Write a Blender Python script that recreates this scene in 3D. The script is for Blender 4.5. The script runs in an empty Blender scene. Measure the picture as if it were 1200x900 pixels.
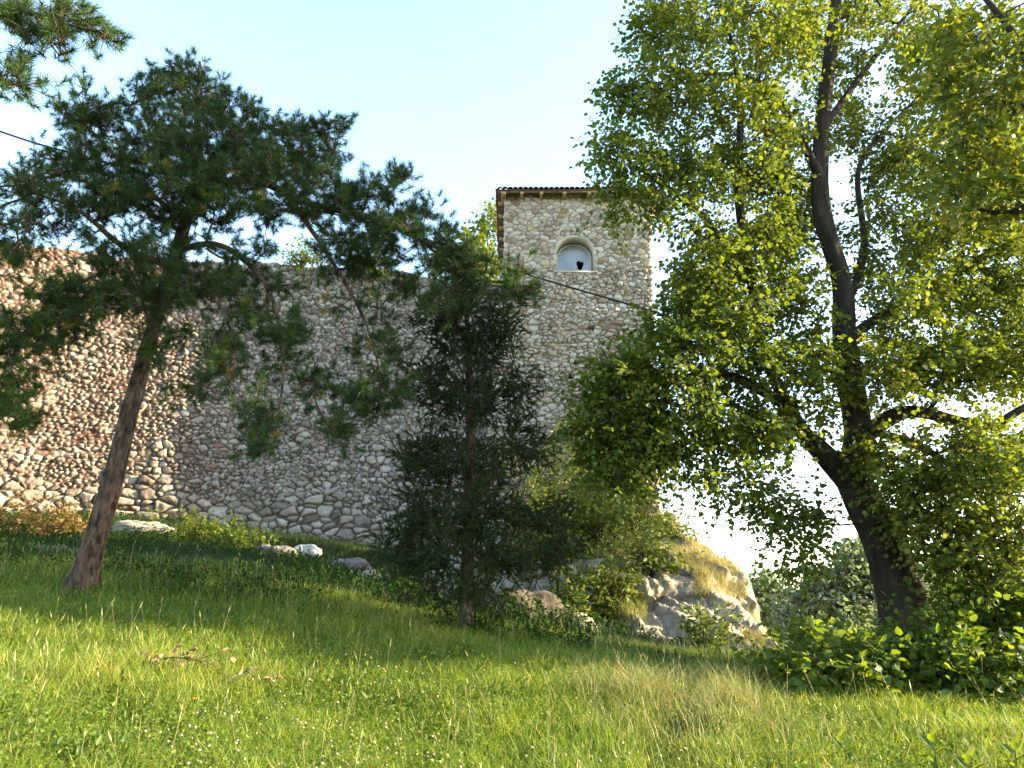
import bpy, math
import numpy as np
from mathutils import Vector

# ------------------------------------------------------------------ camera, sky, sun, exposure
SC = bpy.context.scene
COL = SC.collection
F = 870.0                       # focal length in photo pixels (photo 1200 x 900)
PITCH = math.radians(16.5)
CP, SP = math.cos(PITCH), math.sin(PITCH)
cam_d = bpy.data.cameras.new('camera')
cam = bpy.data.objects.new('camera', cam_d)
COL.objects.link(cam)
cam_d.sensor_width = 36.0
cam_d.lens = 36.0 * F / 1200.0
cam_d.clip_start = 0.05
cam_d.clip_end = 9000
cam.location = (0, 0, 0)        # eye level is z = 0, the lawn lies about 1.4 m below
cam.rotation_euler = (math.pi / 2 + PITCH, 0, 0)
SC.camera = cam

SUN_AZ, SUN_EL = math.radians(86.5), math.radians(16)   # azimuth from +Y towards +X
sun_vec = Vector((math.sin(SUN_AZ) * math.cos(SUN_EL), math.cos(SUN_AZ) * math.cos(SUN_EL), math.sin(SUN_EL)))
world = bpy.data.worlds.new('World')
SC.world = world
world.use_nodes = True
wn = world.node_tree
wn.nodes.clear()
w_out = wn.nodes.new('ShaderNodeOutputWorld')
w_bg = wn.nodes.new('ShaderNodeBackground')
w_sky = wn.nodes.new('ShaderNodeTexSky')
w_sky.sky_type = 'NISHITA'
w_sky.sun_disc = False
w_sky.sun_elevation = SUN_EL
w_sky.sun_rotation = SUN_AZ
w_sky.air_density = 1.1
w_sky.dust_density = 0.7
w_sky.ozone_density = 1.0
w_bg.inputs['Strength'].default_value = 0.15
wn.links.new(w_sky.outputs[0], w_bg.inputs[0])
wn.links.new(w_bg.outputs[0], w_out.inputs[0])

sun_d = bpy.data.lights.new('sun', 'SUN')
sun = bpy.data.objects.new('sun', sun_d)
COL.objects.link(sun)
sun_d.energy = 4.8
sun_d.color = (1.0, 0.80, 0.52)
sun_d.angle = math.radians(0.5)
sun.rotation_euler = sun_vec.to_track_quat('Z', 'Y').to_euler()

SC.view_settings.view_transform = 'Standard'
SC.view_settings.look = 'None'
SC.view_settings.exposure = 2.62
SC.view_settings.gamma = 1.0
SC.render.engine = 'CYCLES'
SC.cycles.max_bounces = 7
SC.cycles.diffuse_bounces = 4
SC.cycles.transmission_bounces = 5
SC.cycles.glossy_bounces = 2
SC.cycles.use_denoising = True
SC.cycles.sample_clamp_indirect = 6

# ------------------------------------------------------------------ helpers
rng = np.random.default_rng(11)


def at(u, v, Y):
    """World point seen at photo pixel (u, v) on the vertical plane at depth Y."""
    u, v, Y = np.broadcast_arrays(np.asarray(u, float), np.asarray(v, float), np.asarray(Y, float))
    x = (u - 600) / F
    y = (450 - v) / F
    t = Y / (CP - y * SP)
    return np.stack([x * t, Y, (SP + y * CP) * t], -1)


def nrm(a):
    return a / np.maximum(np.linalg.norm(a, axis=-1, keepdims=True), 1e-9)


def _hash(ix, iy, iz, seed):
    h = (ix * 374761393 + iy * 668265263 + iz * 2147483647 + seed * 974634777) & 0xFFFFFFFF
    h = ((h ^ (h >> 13)) * 1274126177) & 0xFFFFFFFF
    h = ((h ^ (h >> 16)) * 2246822519) & 0xFFFFFFFF
    h = h ^ (h >> 15)
    return (h & 0xFFFFFF) / float(0x1000000)


def vnoise(x, y, z=0.0, seed=0):
    x, y, z = np.broadcast_arrays(np.asarray(x, float), np.asarray(y, float), np.asarray(z, float))
    ix, iy, iz = (np.floor(a).astype(np.int64) for a in (x, y, z))
    fx, fy, fz = x - ix, y - iy, z - iz
    fx, fy, fz = (a * a * (3 - 2 * a) for a in (fx, fy, fz))
    r = 0
    for dx in (0, 1):
        for dy in (0, 1):
            for dz in (0, 1):
                w = (fx if dx else 1 - fx) * (fy if dy else 1 - fy) * (fz if dz else 1 - fz)
                r = r + w * _hash(ix + dx, iy + dy, iz + dz, seed)
    return r


def fbm(x, y, z=0.0, seed=0, oct=4):
    a, s, r = 0.5, 1.0, 0
    for o in range(oct):
        r = r + a * (vnoise(x * s, y * s, np.asarray(z) * s, seed + o * 17) - 0.5)
        a *= 0.5
        s *= 2.03
    return r


def sstep(a, b, x):
    t = np.clip((x - a) / (b - a), 0, 1)
    return t * t * (3 - 2 * t)


def mk(name, V, polys, mat, parent=None, attrs=None, smooth=False):
    """One mesh object from numpy arrays; polys is a list of (M, k) index arrays."""
    V = np.asarray(V, np.float32)
    if parent is not None:
        V = V - np.asarray(parent.location, np.float32)
    me = bpy.data.meshes.new(name)
    me.vertices.add(len(V))
    me.vertices.foreach_set('co', V.ravel())
    polys = [np.asarray(p, np.int32) for p in polys if len(p)]
    loops = np.concatenate([p.ravel() for p in polys])
    tot = np.concatenate([np.full(len(p), p.shape[1], np.int32) for p in polys])
    start = np.concatenate([[0], np.cumsum(tot)[:-1]]).astype(np.int32)
    me.loops.add(len(loops))
    me.loops.foreach_set('vertex_index', loops)
    me.polygons.add(len(tot))
    me.polygons.foreach_set('loop_start', start)
    if smooth:
        me.polygons.foreach_set('use_smooth', np.ones(len(tot), bool))
    for k, a in (attrs or {}).items():
        at_ = me.attributes.new(k, 'FLOAT', 'POINT')
        at_.data.foreach_set('value', np.asarray(a, np.float32))
    me.update(calc_edges=True)
    me.materials.append(mat)
    o = bpy.data.objects.new(name, me)
    COL.objects.link(o)
    if parent is not None:
        o.parent = parent
    return o


def tag(o, label=None, cat=None, group=None, kind=None):
    if label: o['label'] = label
    if cat: o['category'] = cat
    if group: o['group'] = group
    if kind: o['kind'] = kind
    return o


def thing(name, loc, label, cat, group=None):
    o = bpy.data.objects.new(name, None)
    o.empty_display_size = 0.2
    COL.objects.link(o)
    o.location = tuple(float(c) for c in loc)
    return tag(o, label, cat, group)


class Geo:
    """Collects pieces (verts, polys, attrs) into one mesh."""
    def __init__(self):
        self.V, self.P, self.A, self.n = [], {}, {}, 0

    def add(self, V, polys, **attrs):
        V = np.asarray(V, float).reshape(-1, 3)
        for p in polys:
            p = np.asarray(p, np.int64)
            if len(p):
                self.P.setdefault(p.shape[1], []).append(p + self.n)
        self.V.append(V)
        for k, a in attrs.items():
            self.A.setdefault(k, []).append(np.broadcast_to(np.asarray(a, float), (len(V),)))
        self.n += len(V)

    def build(self, name, mat, parent=None, smooth=False):
        if not self.n:
            return None
        return mk(name, np.concatenate(self.V), [np.concatenate(p) for p in self.P.values()], mat, parent,
                  {k: np.concatenate(a) for k, a in self.A.items()}, smooth)


def box_geo(g, c, size, rz=0.0, rx=0.0, **attrs):
    s = np.array(size) / 2
    v = np.array([[x, y, z] for x in (-1, 1) for y in (-1, 1) for z in (-1, 1)], float) * s
    ca, sa = math.cos(rx), math.sin(rx)
    v = np.stack([v[:, 0], v[:, 1] * ca - v[:, 2] * sa, v[:, 1] * sa + v[:, 2] * ca], -1)
    ca, sa = math.cos(rz), math.sin(rz)
    v = np.stack([v[:, 0] * ca - v[:, 1] * sa, v[:, 0] * sa + v[:, 1] * ca, v[:, 2]], -1) + np.array(c)
    g.add(v, [np.array([[0, 1, 3, 2], [4, 6, 7, 5], [0, 4, 5, 1], [2, 3, 7, 6], [0, 2, 6, 4], [1, 5, 7, 3]])], **attrs)


def smooth_path(P, R, step=0.12):
    """Catmull-Rom resampling of a polyline with radii."""
    P, R = np.asarray(P, float), np.asarray(R, float)
    Q = np.concatenate([[2 * P[0] - P[1]], P, [2 * P[-1] - P[-2]]])
    op, orr = [], []
    for i in range(len(P) - 1):
        a, b, c, d = Q[i:i + 4]
        n = max(2, int(np.linalg.norm(c - b) / step))
        t = np.linspace(0, 1, n, endpoint=(i == len(P) - 2))[:, None]
        op.append(0.5 * (2 * b + (c - a) * t + (2 * a - 5 * b + 4 * c - d) * t ** 2 + (3 * b - a - 3 * c + d) * t ** 3))
        orr.append(R[i] + (R[i + 1] - R[i]) * t[:, 0])
    return np.concatenate(op), np.concatenate(orr)


def tube(g, P, R, sides=12, rough=0.0, seed=0, flare=0.0):
    P = np.asarray(P, float)
    T = nrm(np.gradient(P, axis=0))
    ref = np.array([0.31, 0.87, 0.11])
    A = nrm(np.cross(T, ref))
    B = np.cross(T, A)
    th = np.linspace(0, 2 * np.pi, sides, endpoint=False)
    ring = A[:, None, :] * np.cos(th)[None, :, None] + B[:, None, :] * np.sin(th)[None, :, None]
    r = np.asarray(R)[:, None] * np.ones((1, sides))
    if rough:
        s = np.cumsum(np.r_[0, np.linalg.norm(np.diff(P, axis=0), axis=1)])
        cx, cy = np.cos(th) * 3.2, np.sin(th) * 3.2
        n1 = fbm(cx[None, :], cy[None, :], s[:, None] * 1.1, seed, 3)
        n2 = np.abs(fbm(cx[None, :] * 2.6, cy[None, :] * 2.6, s[:, None] * 1.6, seed + 5, 2))
        r = r * (1 + rough * 1.3 * n1 - rough * 1.5 * n2)
    if flare:
        s = np.cumsum(np.r_[0, np.linalg.norm(np.diff(P, axis=0), axis=1)])
        r = r * (1 + flare * np.exp(-s / 0.25)[:, None] * (1 + 0.5 * np.cos(th * 4 + seed)[None, :]))
    V = (P[:, None, :] + ring * r[..., None]).reshape(-1, 3)
    n = len(P)
    i = np.arange(n - 1)[:, None] * sides
    j = np.arange(sides)[None, :]
    k = (j + 1) % sides
    Q = np.stack([i + j, i + k, i + sides + k, i + sides + j], -1).reshape(-1, 4)
    g.add(V, [Q])


def prisms(g, A, B, ra, rb, sides=5):
    T = nrm(B - A)
    ref = np.where(np.abs(T[:, 2:3]) > 0.9, np.array([[1.0, 0, 0]]), np.array([[0, 0, 1.0]]))
    X = nrm(np.cross(T, ref))
    Y = np.cross(T, X)
    th = np.linspace(0, 2 * np.pi, sides, endpoint=False)
    ring = X[:, None, :] * np.cos(th)[None, :, None] + Y[:, None, :] * np.sin(th)[None, :, None]
    V = np.concatenate([A[:, None, :] + ring * ra[:, None, None], B[:, None, :] + ring * rb[:, None, None]], 1).reshape(-1, 3)
    base = np.arange(len(A))[:, None] * 2 * sides
    j = np.arange(sides)[None, :]
    k = (j + 1) % sides
    g.add(V, [np.stack([base + j, base + k, base + sides + k, base + sides + j], -1).reshape(-1, 4)])


# ------------------------------------------------------------------ materials
def nt(m):
    m.use_nodes = True
    t = m.node_tree
    t.nodes.clear()
    o = t.nodes.new('ShaderNodeOutputMaterial')
    return t, o


def ramp(t, stops, src):
    r = t.nodes.new('ShaderNodeValToRGB')
    e = r.color_ramp.elements
    while len(e) < len(stops):
        e.new(0.5)
    for el, (p, c) in zip(e, stops):
        el.position = p
        el.color = (*c, 1)
    t.links.new(src, r.inputs[0])
    return r.outputs[0]


def attr(t, name):
    a = t.nodes.new('ShaderNodeAttribute')
    a.attribute_name = name
    return a.outputs['Fac']


def noise(t, scale, detail=4, rough=0.6, vec=None, stretch=None):
    n = t.nodes.new('ShaderNodeTexNoise')
    n.inputs['Scale'].default_value = scale
    n.inputs['Detail'].default_value = detail
    n.inputs['Roughness'].default_value = rough
    c = t.nodes.new('ShaderNodeNewGeometry')
    src = c.outputs['Position']
    if stretch:
        mp = t.nodes.new('ShaderNodeMapping')
        mp.inputs['Scale'].default_value = stretch
        t.links.new(src, mp.inputs[0])
        src = mp.outputs[0]
    t.links.new(src, n.inputs['Vector'])
    return n.outputs['Fac']


def mixc(t, fac, a, b, mode='MIX'):
    m = t.nodes.new('ShaderNodeMix')
    m.data_type = 'RGBA'
    m.blend_type = mode
    for sock, val in ((m.inputs[0], fac), (m.inputs[6], a), (m.inputs[7], b)):
        if isinstance(val, (int, float)):
            sock.default_value = val
        elif isinstance(val, tuple):
            sock.default_value = (*val, 1)
        else:
            t.links.new(val, sock)
    return m.outputs[2]


def leaf_mat(name, stops, trans=0.4, tcol=(1.15, 1.1, 0.55), rough=0.5, spec=0.3):
    m = bpy.data.materials.new(name)
    t, o = nt(m)
    c = ramp(t, stops, attr(t, 'tint'))
    p = t.nodes.new('ShaderNodeBsdfPrincipled')
    p.inputs['Roughness'].default_value = rough
    p.inputs['Specular IOR Level'].default_value = spec
    t.links.new(c, p.inputs['Base Color'])
    tr = t.nodes.new('ShaderNodeBsdfTranslucent')
    t.links.new(mixc(t, 1.0, c, tcol, 'MULTIPLY'), tr.inputs[0])
    mx = t.nodes.new('ShaderNodeMixShader')
    mx.inputs[0].default_value = trans
    t.links.new(p.outputs[0], mx.inputs[1])
    t.links.new(tr.outputs[0], mx.inputs[2])
    t.links.new(mx.outputs[0], o.inputs[0])
    return m


def solid_mat(name, stops, scale=6.0, rough=0.85, bump=0.3, bscale=30.0, stretch=None, spec=0.2, bdist=0.02):
    m = bpy.data.materials.new(name)
    t, o = nt(m)
    p = t.nodes.new('ShaderNodeBsdfPrincipled')
    p.inputs['Roughness'].default_value = rough
    p.inputs['Specular IOR Level'].default_value = spec
    t.links.new(ramp(t, stops, noise(t, scale, 6, 0.65, stretch=stretch)), p.inputs['Base Color'])
    if bump:
        b = t.nodes.new('ShaderNodeBump')
        b.inputs['Strength'].default_value = bump
        b.inputs['Distance'].default_value = bdist
        t.links.new(noise(t, bscale, 6, 0.7, stretch=stretch), b.inputs['Height'])
        t.links.new(b.outputs[0], p.inputs['Normal'])
    t.links.new(p.outputs[0], o.inputs[0])
    return m


def masonry_mat(name, stone, mortar, red=None):
    """Stone colour varies per stone (attribute 'tint'), mortar shows in the joints (attribute 'joint')."""
    m = bpy.data.materials.new(name)
    t, o = nt(m)
    p = t.nodes.new('ShaderNodeBsdfPrincipled')
    p.inputs['Roughness'].default_value = 0.92
    p.inputs['Specular IOR Level'].default_value = 0.15
    c = ramp(t, stone, attr(t, 'tint'))
    c = mixc(t, 0.55, c, ramp(t, [(0.3, (0.62, 0.60, 0.58)), (0.55, (1, 1, 1)), (0.8, (1.12, 1.1, 1.05))], noise(t, 9.0, 6, 0.7)), 'MULTIPLY')
    c = mixc(t, 0.5, c, ramp(t, [(0.35, (0.75, 0.72, 0.68)), (0.6, (1, 1, 1))], noise(t, 0.7, 4, 0.6)), 'MULTIPLY')
    mo = ramp(t, mortar, noise(t, 3.0, 5, 0.65))
    if red is not None:     # the left stretch is bedded in red earth mortar with brick rubble
        gp = t.nodes.new('ShaderNodeNewGeometry')
        sx = t.nodes.new('ShaderNodeSeparateXYZ')
        mr = t.nodes.new('ShaderNodeMapRange')
        mr.inputs[1].default_value, mr.inputs[2].default_value = -8.5, -12.0
        t.links.new(gp.outputs['Position'], sx.inputs[0])
        t.links.new(sx.outputs[0], mr.inputs[0])
        mo = mixc(t, mr.outputs[0], mo, red)
        c = mixc(t, mr.outputs[0], c, mixc(t, 1.0, c, (0.90, 0.81, 0.74), 'MULTIPLY'))
    t.links.new(mixc(t, attr(t, 'joint'), c, mo), p.inputs['Base Color'])
    b = t.nodes.new('ShaderNodeBump')
    b.inputs['Strength'].default_value = 0.55
    b.inputs['Distance'].default_value = 0.02
    t.links.new(noise(t, 22.0, 6, 0.7), b.inputs['Height'])
    t.links.new(b.outputs[0], p.inputs['Normal'])
    t.links.new(p.outputs[0], o.inputs[0])
    return m


M = {}
M['lime_leaf'] = leaf_mat('lime_leaf', [(0, (0.048, 0.088, 0.016)), (0.45, (0.088, 0.132, 0.024)), (0.8, (0.135, 0.16, 0.032)), (1, (0.22, 0.185, 0.045))], 0.5, (1.65, 1.45, 0.45))
M['pine_needle'] = leaf_mat('pine_needle', [(0, (0.020, 0.049, 0.012)), (0.5, (0.038, 0.078, 0.018)), (0.85, (0.081, 0.115, 0.027)), (1, (0.270, 0.189, 0.041))], 0.15, (1.2, 1.2, 0.6), 0.6, 0.15)
M['juniper_leaf'] = leaf_mat('juniper_leaf', [(0, (0.015, 0.033, 0.009)), (0.6, (0.031, 0.056, 0.014)), (1, (0.089, 0.109, 0.023))], 0.2, (1.2, 1.2, 0.6), 0.6, 0.12)
M['haze_pale_leaf'] = leaf_mat('haze_pale_leaf', [(0, (0.09, 0.145, 0.105)), (0.6, (0.14, 0.195, 0.13)), (1, (0.20, 0.24, 0.14))], 0.4)  # paled and blued: distance haze and glare put into the leaf colour
M['yellow_leaf'] = leaf_mat('yellow_leaf', [(0, (0.06, 0.10, 0.02)), (0.6, (0.11, 0.15, 0.025)), (1, (0.18, 0.17, 0.03))], 0.45, (1.5, 1.4, 0.5))
M['shrub_leaf'] = leaf_mat('shrub_leaf', [(0, (0.04, 0.075, 0.018)), (0.5, (0.08, 0.115, 0.022)), (0.85, (0.13, 0.14, 0.03)), (1, (0.20, 0.12, 0.04))], 0.4, (1.5, 1.4, 0.5))
M['bush_leaf'] = leaf_mat('bush_leaf', [(0, (0.042, 0.090, 0.019)), (0.6, (0.090, 0.144, 0.026)), (1, (0.156, 0.198, 0.036))], 0.5, (1.8, 1.5, 0.45))
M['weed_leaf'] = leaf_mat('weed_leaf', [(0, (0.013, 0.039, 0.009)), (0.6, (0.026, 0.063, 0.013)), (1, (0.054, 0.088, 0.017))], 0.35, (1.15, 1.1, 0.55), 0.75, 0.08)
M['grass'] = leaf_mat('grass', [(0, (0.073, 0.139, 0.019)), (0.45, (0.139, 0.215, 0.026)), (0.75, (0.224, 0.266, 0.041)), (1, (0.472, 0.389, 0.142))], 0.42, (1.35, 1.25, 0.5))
M['shade_toned_slope_grass'] = leaf_mat('shade_toned_slope_grass', [(0, (0.011, 0.030, 0.007)), (0.5, (0.023, 0.051, 0.010)), (1, (0.085, 0.098, 0.020))], 0.3, (1.3, 1.25, 0.5))  # darker copy of the grass; the slope's shade is put into its colour
M['dry_shrub'] = leaf_mat('dry_shrub', [(0, (0.10, 0.09, 0.025)), (0.5, (0.20, 0.14, 0.045)), (1, (0.30, 0.19, 0.07))], 0.35, (1.3, 1.1, 0.5))
M['dry_grass'] = leaf_mat('dry_grass', [(0, (0.12, 0.16, 0.035)), (0.5, (0.27, 0.265, 0.10)), (1, (0.43, 0.385, 0.21))], 0.35, (1.1, 1.0, 0.7))
M['flower'] = leaf_mat('flower', [(0, (0.40, 0.22, 0.24)), (0.5, (0.50, 0.34, 0.30)), (1, (0.52, 0.46, 0.33))], 0.3, (1, 1, 1))
M['dandelion'] = leaf_mat('dandelion', [(0, (0.75, 0.45, 0.02)), (1, (0.8, 0.5, 0.03))], 0.2, (1, 1, 1))
M['dead_leaf'] = leaf_mat('dead_leaf', [(0, (0.13, 0.08, 0.04)), (0.6, (0.25, 0.165, 0.08)), (1, (0.36, 0.26, 0.14))], 0.3, (1, 0.9, 0.7))
M['lime_bark'] = solid_mat('lime_bark', [(0.3, (0.016, 0.013, 0.010)), (0.55, (0.04, 0.032, 0.025)), (0.75, (0.085, 0.07, 0.055))], 9, 0.95, 1.0, 18, (1, 1, 0.22), bdist=0.03)
M['pine_bark'] = solid_mat('pine_bark', [(0.36, (0.02, 0.014, 0.011)), (0.46, (0.075, 0.048, 0.035)), (0.58, (0.14, 0.09, 0.065)), (0.7, (0.23, 0.155, 0.11))], 13, 0.95, 1.0, 13, (1, 1, 0.38), bdist=0.08)
M['twig'] = solid_mat('twig', [(0.3, (0.03, 0.024, 0.018)), (0.7, (0.08, 0.06, 0.045))], 12, 0.9, 0)
M['soil'] = solid_mat('soil', [(0.3, (0.035, 0.045, 0.014)), (0.5, (0.06, 0.075, 0.022)), (0.7, (0.10, 0.085, 0.045))], 2.2, 0.95, 0.7, 14)
M['rock'] = solid_mat('rock', [(0.28, (0.15, 0.125, 0.09)), (0.42, (0.28, 0.24, 0.18)), (0.6, (0.37, 0.33, 0.265)), (0.78, (0.45, 0.42, 0.36))], 3.4, 0.95, 0.8, 11, (1, 1, 1.8), bdist=0.06)
M['hollow_shade_rock'] = solid_mat('hollow_shade_rock', [(0.3, (0.045, 0.04, 0.035)), (0.6, (0.10, 0.085, 0.07)), (0.75, (0.2, 0.16, 0.12))], 3.0, 0.95, 0.9, 14, bdist=0.05)  # darkened in colour to stand for a shaded hollow by the conifer
M['white_rock'] = solid_mat('white_rock', [(0.3, (0.30, 0.29, 0.28)), (0.7, (0.46, 0.45, 0.43))], 5.0, 0.95, 0.6, 18)
M['grey_rock'] = solid_mat('grey_rock', [(0.3, (0.08, 0.075, 0.07)), (0.7, (0.19, 0.17, 0.15))], 5.0, 0.95, 0.7, 18)
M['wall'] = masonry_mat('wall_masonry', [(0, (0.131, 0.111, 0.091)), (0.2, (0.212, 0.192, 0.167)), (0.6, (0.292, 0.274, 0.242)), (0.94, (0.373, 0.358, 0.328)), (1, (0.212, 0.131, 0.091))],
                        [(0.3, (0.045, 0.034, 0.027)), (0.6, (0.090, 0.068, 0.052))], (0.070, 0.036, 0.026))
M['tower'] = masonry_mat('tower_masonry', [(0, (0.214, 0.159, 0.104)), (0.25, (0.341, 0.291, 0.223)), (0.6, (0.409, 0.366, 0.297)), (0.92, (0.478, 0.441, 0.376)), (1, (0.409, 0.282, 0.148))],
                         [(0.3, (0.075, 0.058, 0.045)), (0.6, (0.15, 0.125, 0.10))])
M['plaster'] = solid_mat('plaster', [(0.3, (0.336, 0.304, 0.248)), (0.7, (0.440, 0.408, 0.352))], 5, 0.9, 0.3, 30)
M['wood'] = solid_mat('wood', [(0.3, (0.085, 0.055, 0.035)), (0.7, (0.17, 0.115, 0.075))], 6, 0.8, 0.4, 40, (1, 1, 1))
M['raw_wood'] = solid_mat('raw_wood', [(0.3, (0.25, 0.15, 0.085)), (0.7, (0.38, 0.25, 0.15))], 6, 0.8, 0.4, 40, (1, 1, 1))
M['tile'] = solid_mat('tile', [(0.3, (0.16, 0.07, 0.045)), (0.55, (0.27, 0.11, 0.065)), (0.75, (0.33, 0.17, 0.10))], 4, 0.85, 0.4, 30)
M['frame'] = solid_mat('frame', [(0.3, (0.32, 0.34, 0.36)), (0.7, (0.42, 0.44, 0.46))], 6, 0.6, 0)
M['dark'] = solid_mat('dark_room', [(0.3, (0.03, 0.022, 0.018)), (0.7, (0.05, 0.035, 0.03))], 3, 0.95, 0)
M['cable'] = solid_mat('cable', [(0.3, (0.02, 0.02, 0.02)), (0.7, (0.03, 0.03, 0.03))], 6, 0.6, 0)
gm = bpy.data.materials.new('dusty_glass')
t_, o_ = nt(gm)
p_ = t_.nodes.new('ShaderNodeBsdfPrincipled')
p_.inputs['Roughness'].default_value = 0.12
p_.inputs['Specular IOR Level'].default_value = 0.9
t_.links.new(ramp(t_, [(0.3, (0.17, 0.185, 0.19)), (0.7, (0.30, 0.31, 0.31))], noise(t_, 1.6, 3, 0.5)), p_.inputs['Base Color'])
t_.links.new(p_.outputs[0], o_.inputs[0])
M['glass'] = gm

# ------------------------------------------------------------------ terrain
G_ANCH = [  # photo pixel and depth of points on the ground
    (-300, 900, 4.6), (0, 900, 5.0), (300, 900, 5.8), (600, 900, 6.4), (900, 900, 6.7), (1200, 900, 6.8), (1500, 900, 6.9),
    (0, 800, 7.0), (300, 815, 7.6), (600, 822, 8.0), (860, 835, 8.3), (1100, 840, 8.6), (1350, 840, 8.8),
    (-300, 700, 9.2), (0, 708, 9.8), (95, 697, 10.5), (300, 725, 10.4), (545, 748, 11.0), (800, 778, 11.6), (900, 800, 11.0), (1068, 765, 11.5), (1250, 770, 12),
    (0, 655, 14.0), (250, 662, 14.6), (450, 700, 14.6), (600, 735, 14.0), (730, 757, 14.0),
    (-150, 606, 19.2), (0, 608, 21.3), (100, 608, 22.3), (250, 620, 23.5), (380, 634, 23.9), (480, 655, 24.0), (580, 690, 24.1),
]
_ga = np.array(G_ANCH, float)
_gp = at(_ga[:, 0], _ga[:, 1], _ga[:, 2])
_extra = np.array([[3, 27, 1.4], [0, 30, 1.8], [-6, 30, 3.0], [-16, 28, 3.4], [-20, 16, 2.6], [-13, 6, -0.2], [-10, -3, -1.0], [0, -3, -1.6], [8, -3, -2.0],
                   [14, 8, -2.6], [9, 15, -2.6], [7.5, 19, -3.2], [8.5, 25, -4.5], [13, 22, -5.6], [18, 14, -5.2], [5.5, 15.5, -1.9], [14, 32, -8], [3, 34, -2], [0, 3, -1.5], [-6, 3, -1.1], [5, 3, -1.7]], float)
_gp = np.concatenate([_gp, _extra])


def _tps(r2):
    return 0.5 * r2 * np.log(r2 + 1e-9)


_n = len(_gp)
_d2 = ((_gp[:, None, :2] - _gp[None, :, :2]) ** 2).sum(-1)
_A = np.zeros((_n + 3, _n + 3))
_A[:_n, :_n] = _tps(_d2) + np.eye(_n) * 0.25
_A[:_n, _n] = 1
_A[:_n, _n + 1:] = _gp[:, :2]
_A[_n:, :_n] = _A[:_n, _n:].T
_w = np.linalg.solve(_A, np.r_[_gp[:, 2], 0, 0, 0])


def ground_z(x, y, fine=True):
    x, y = np.broadcast_arrays(np.asarray(x, float), np.asarray(y, float))
    sh = x.shape
    x, y = x.ravel(), y.ravel()
    z = np.empty(len(x))
    for s in range(0, len(x), 60000):
        xs, ys = x[s:s + 60000], y[s:s + 60000]
        r2 = (xs[:, None] - _gp[None, :, 0]) ** 2 + (ys[:, None] - _gp[None, :, 1]) ** 2
        z[s:s + 60000] = _tps(r2) @ _w[:_n] + _w[_n] + _w[_n + 1] * xs + _w[_n + 2] * ys
    r = np.hypot(x, y - 14)
    z = np.clip(z, -11, 4.5)
    far = -13 + 3 * fbm(x / 60, y / 60, 0, 3, 3) - 20 * sstep(60, 600, r)
    k = sstep(19, 48, r)
    z = z * (1 - k) + far * k
    if fine:
        z = z + 0.10 * fbm(x * 0.9, y * 0.9, 0, 5, 3) * (1 - sstep(30, 60, r))
    return z.reshape(sh)


def axis(lo, hi, step, reach):
    core = np.arange(lo, hi + step / 2, step)
    k = np.geomspace(step, reach, 42)
    off = np.cumsum(k) * (reach / np.cumsum(k)[-1])
    return np.concatenate([lo - off[::-1], core, hi + off])


gx, gy = axis(-17, 15, 0.16, 4000), axis(-2, 34, 0.16, 4000)
GX, GY = np.meshgrid(gx, gy, indexing='ij')
GZ = ground_z(GX, GY)
nx, ny = GX.shape
ii = np.arange(nx * ny).reshape(nx, ny)
quads = np.stack([ii[:-1, :-1], ii[1:, :-1], ii[1:, 1:], ii[:-1, 1:]], -1).reshape(-1, 4)
tag(mk('ground', np.stack([GX, GY, GZ], -1).reshape(-1, 3), [quads], M['soil'], smooth=True), kind='structure')


def on_ground(u, v, Y):
    p = at(u, v, Y)
    return np.array([p[0], p[1], float(ground_z(p[0], p[1]))])


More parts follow.
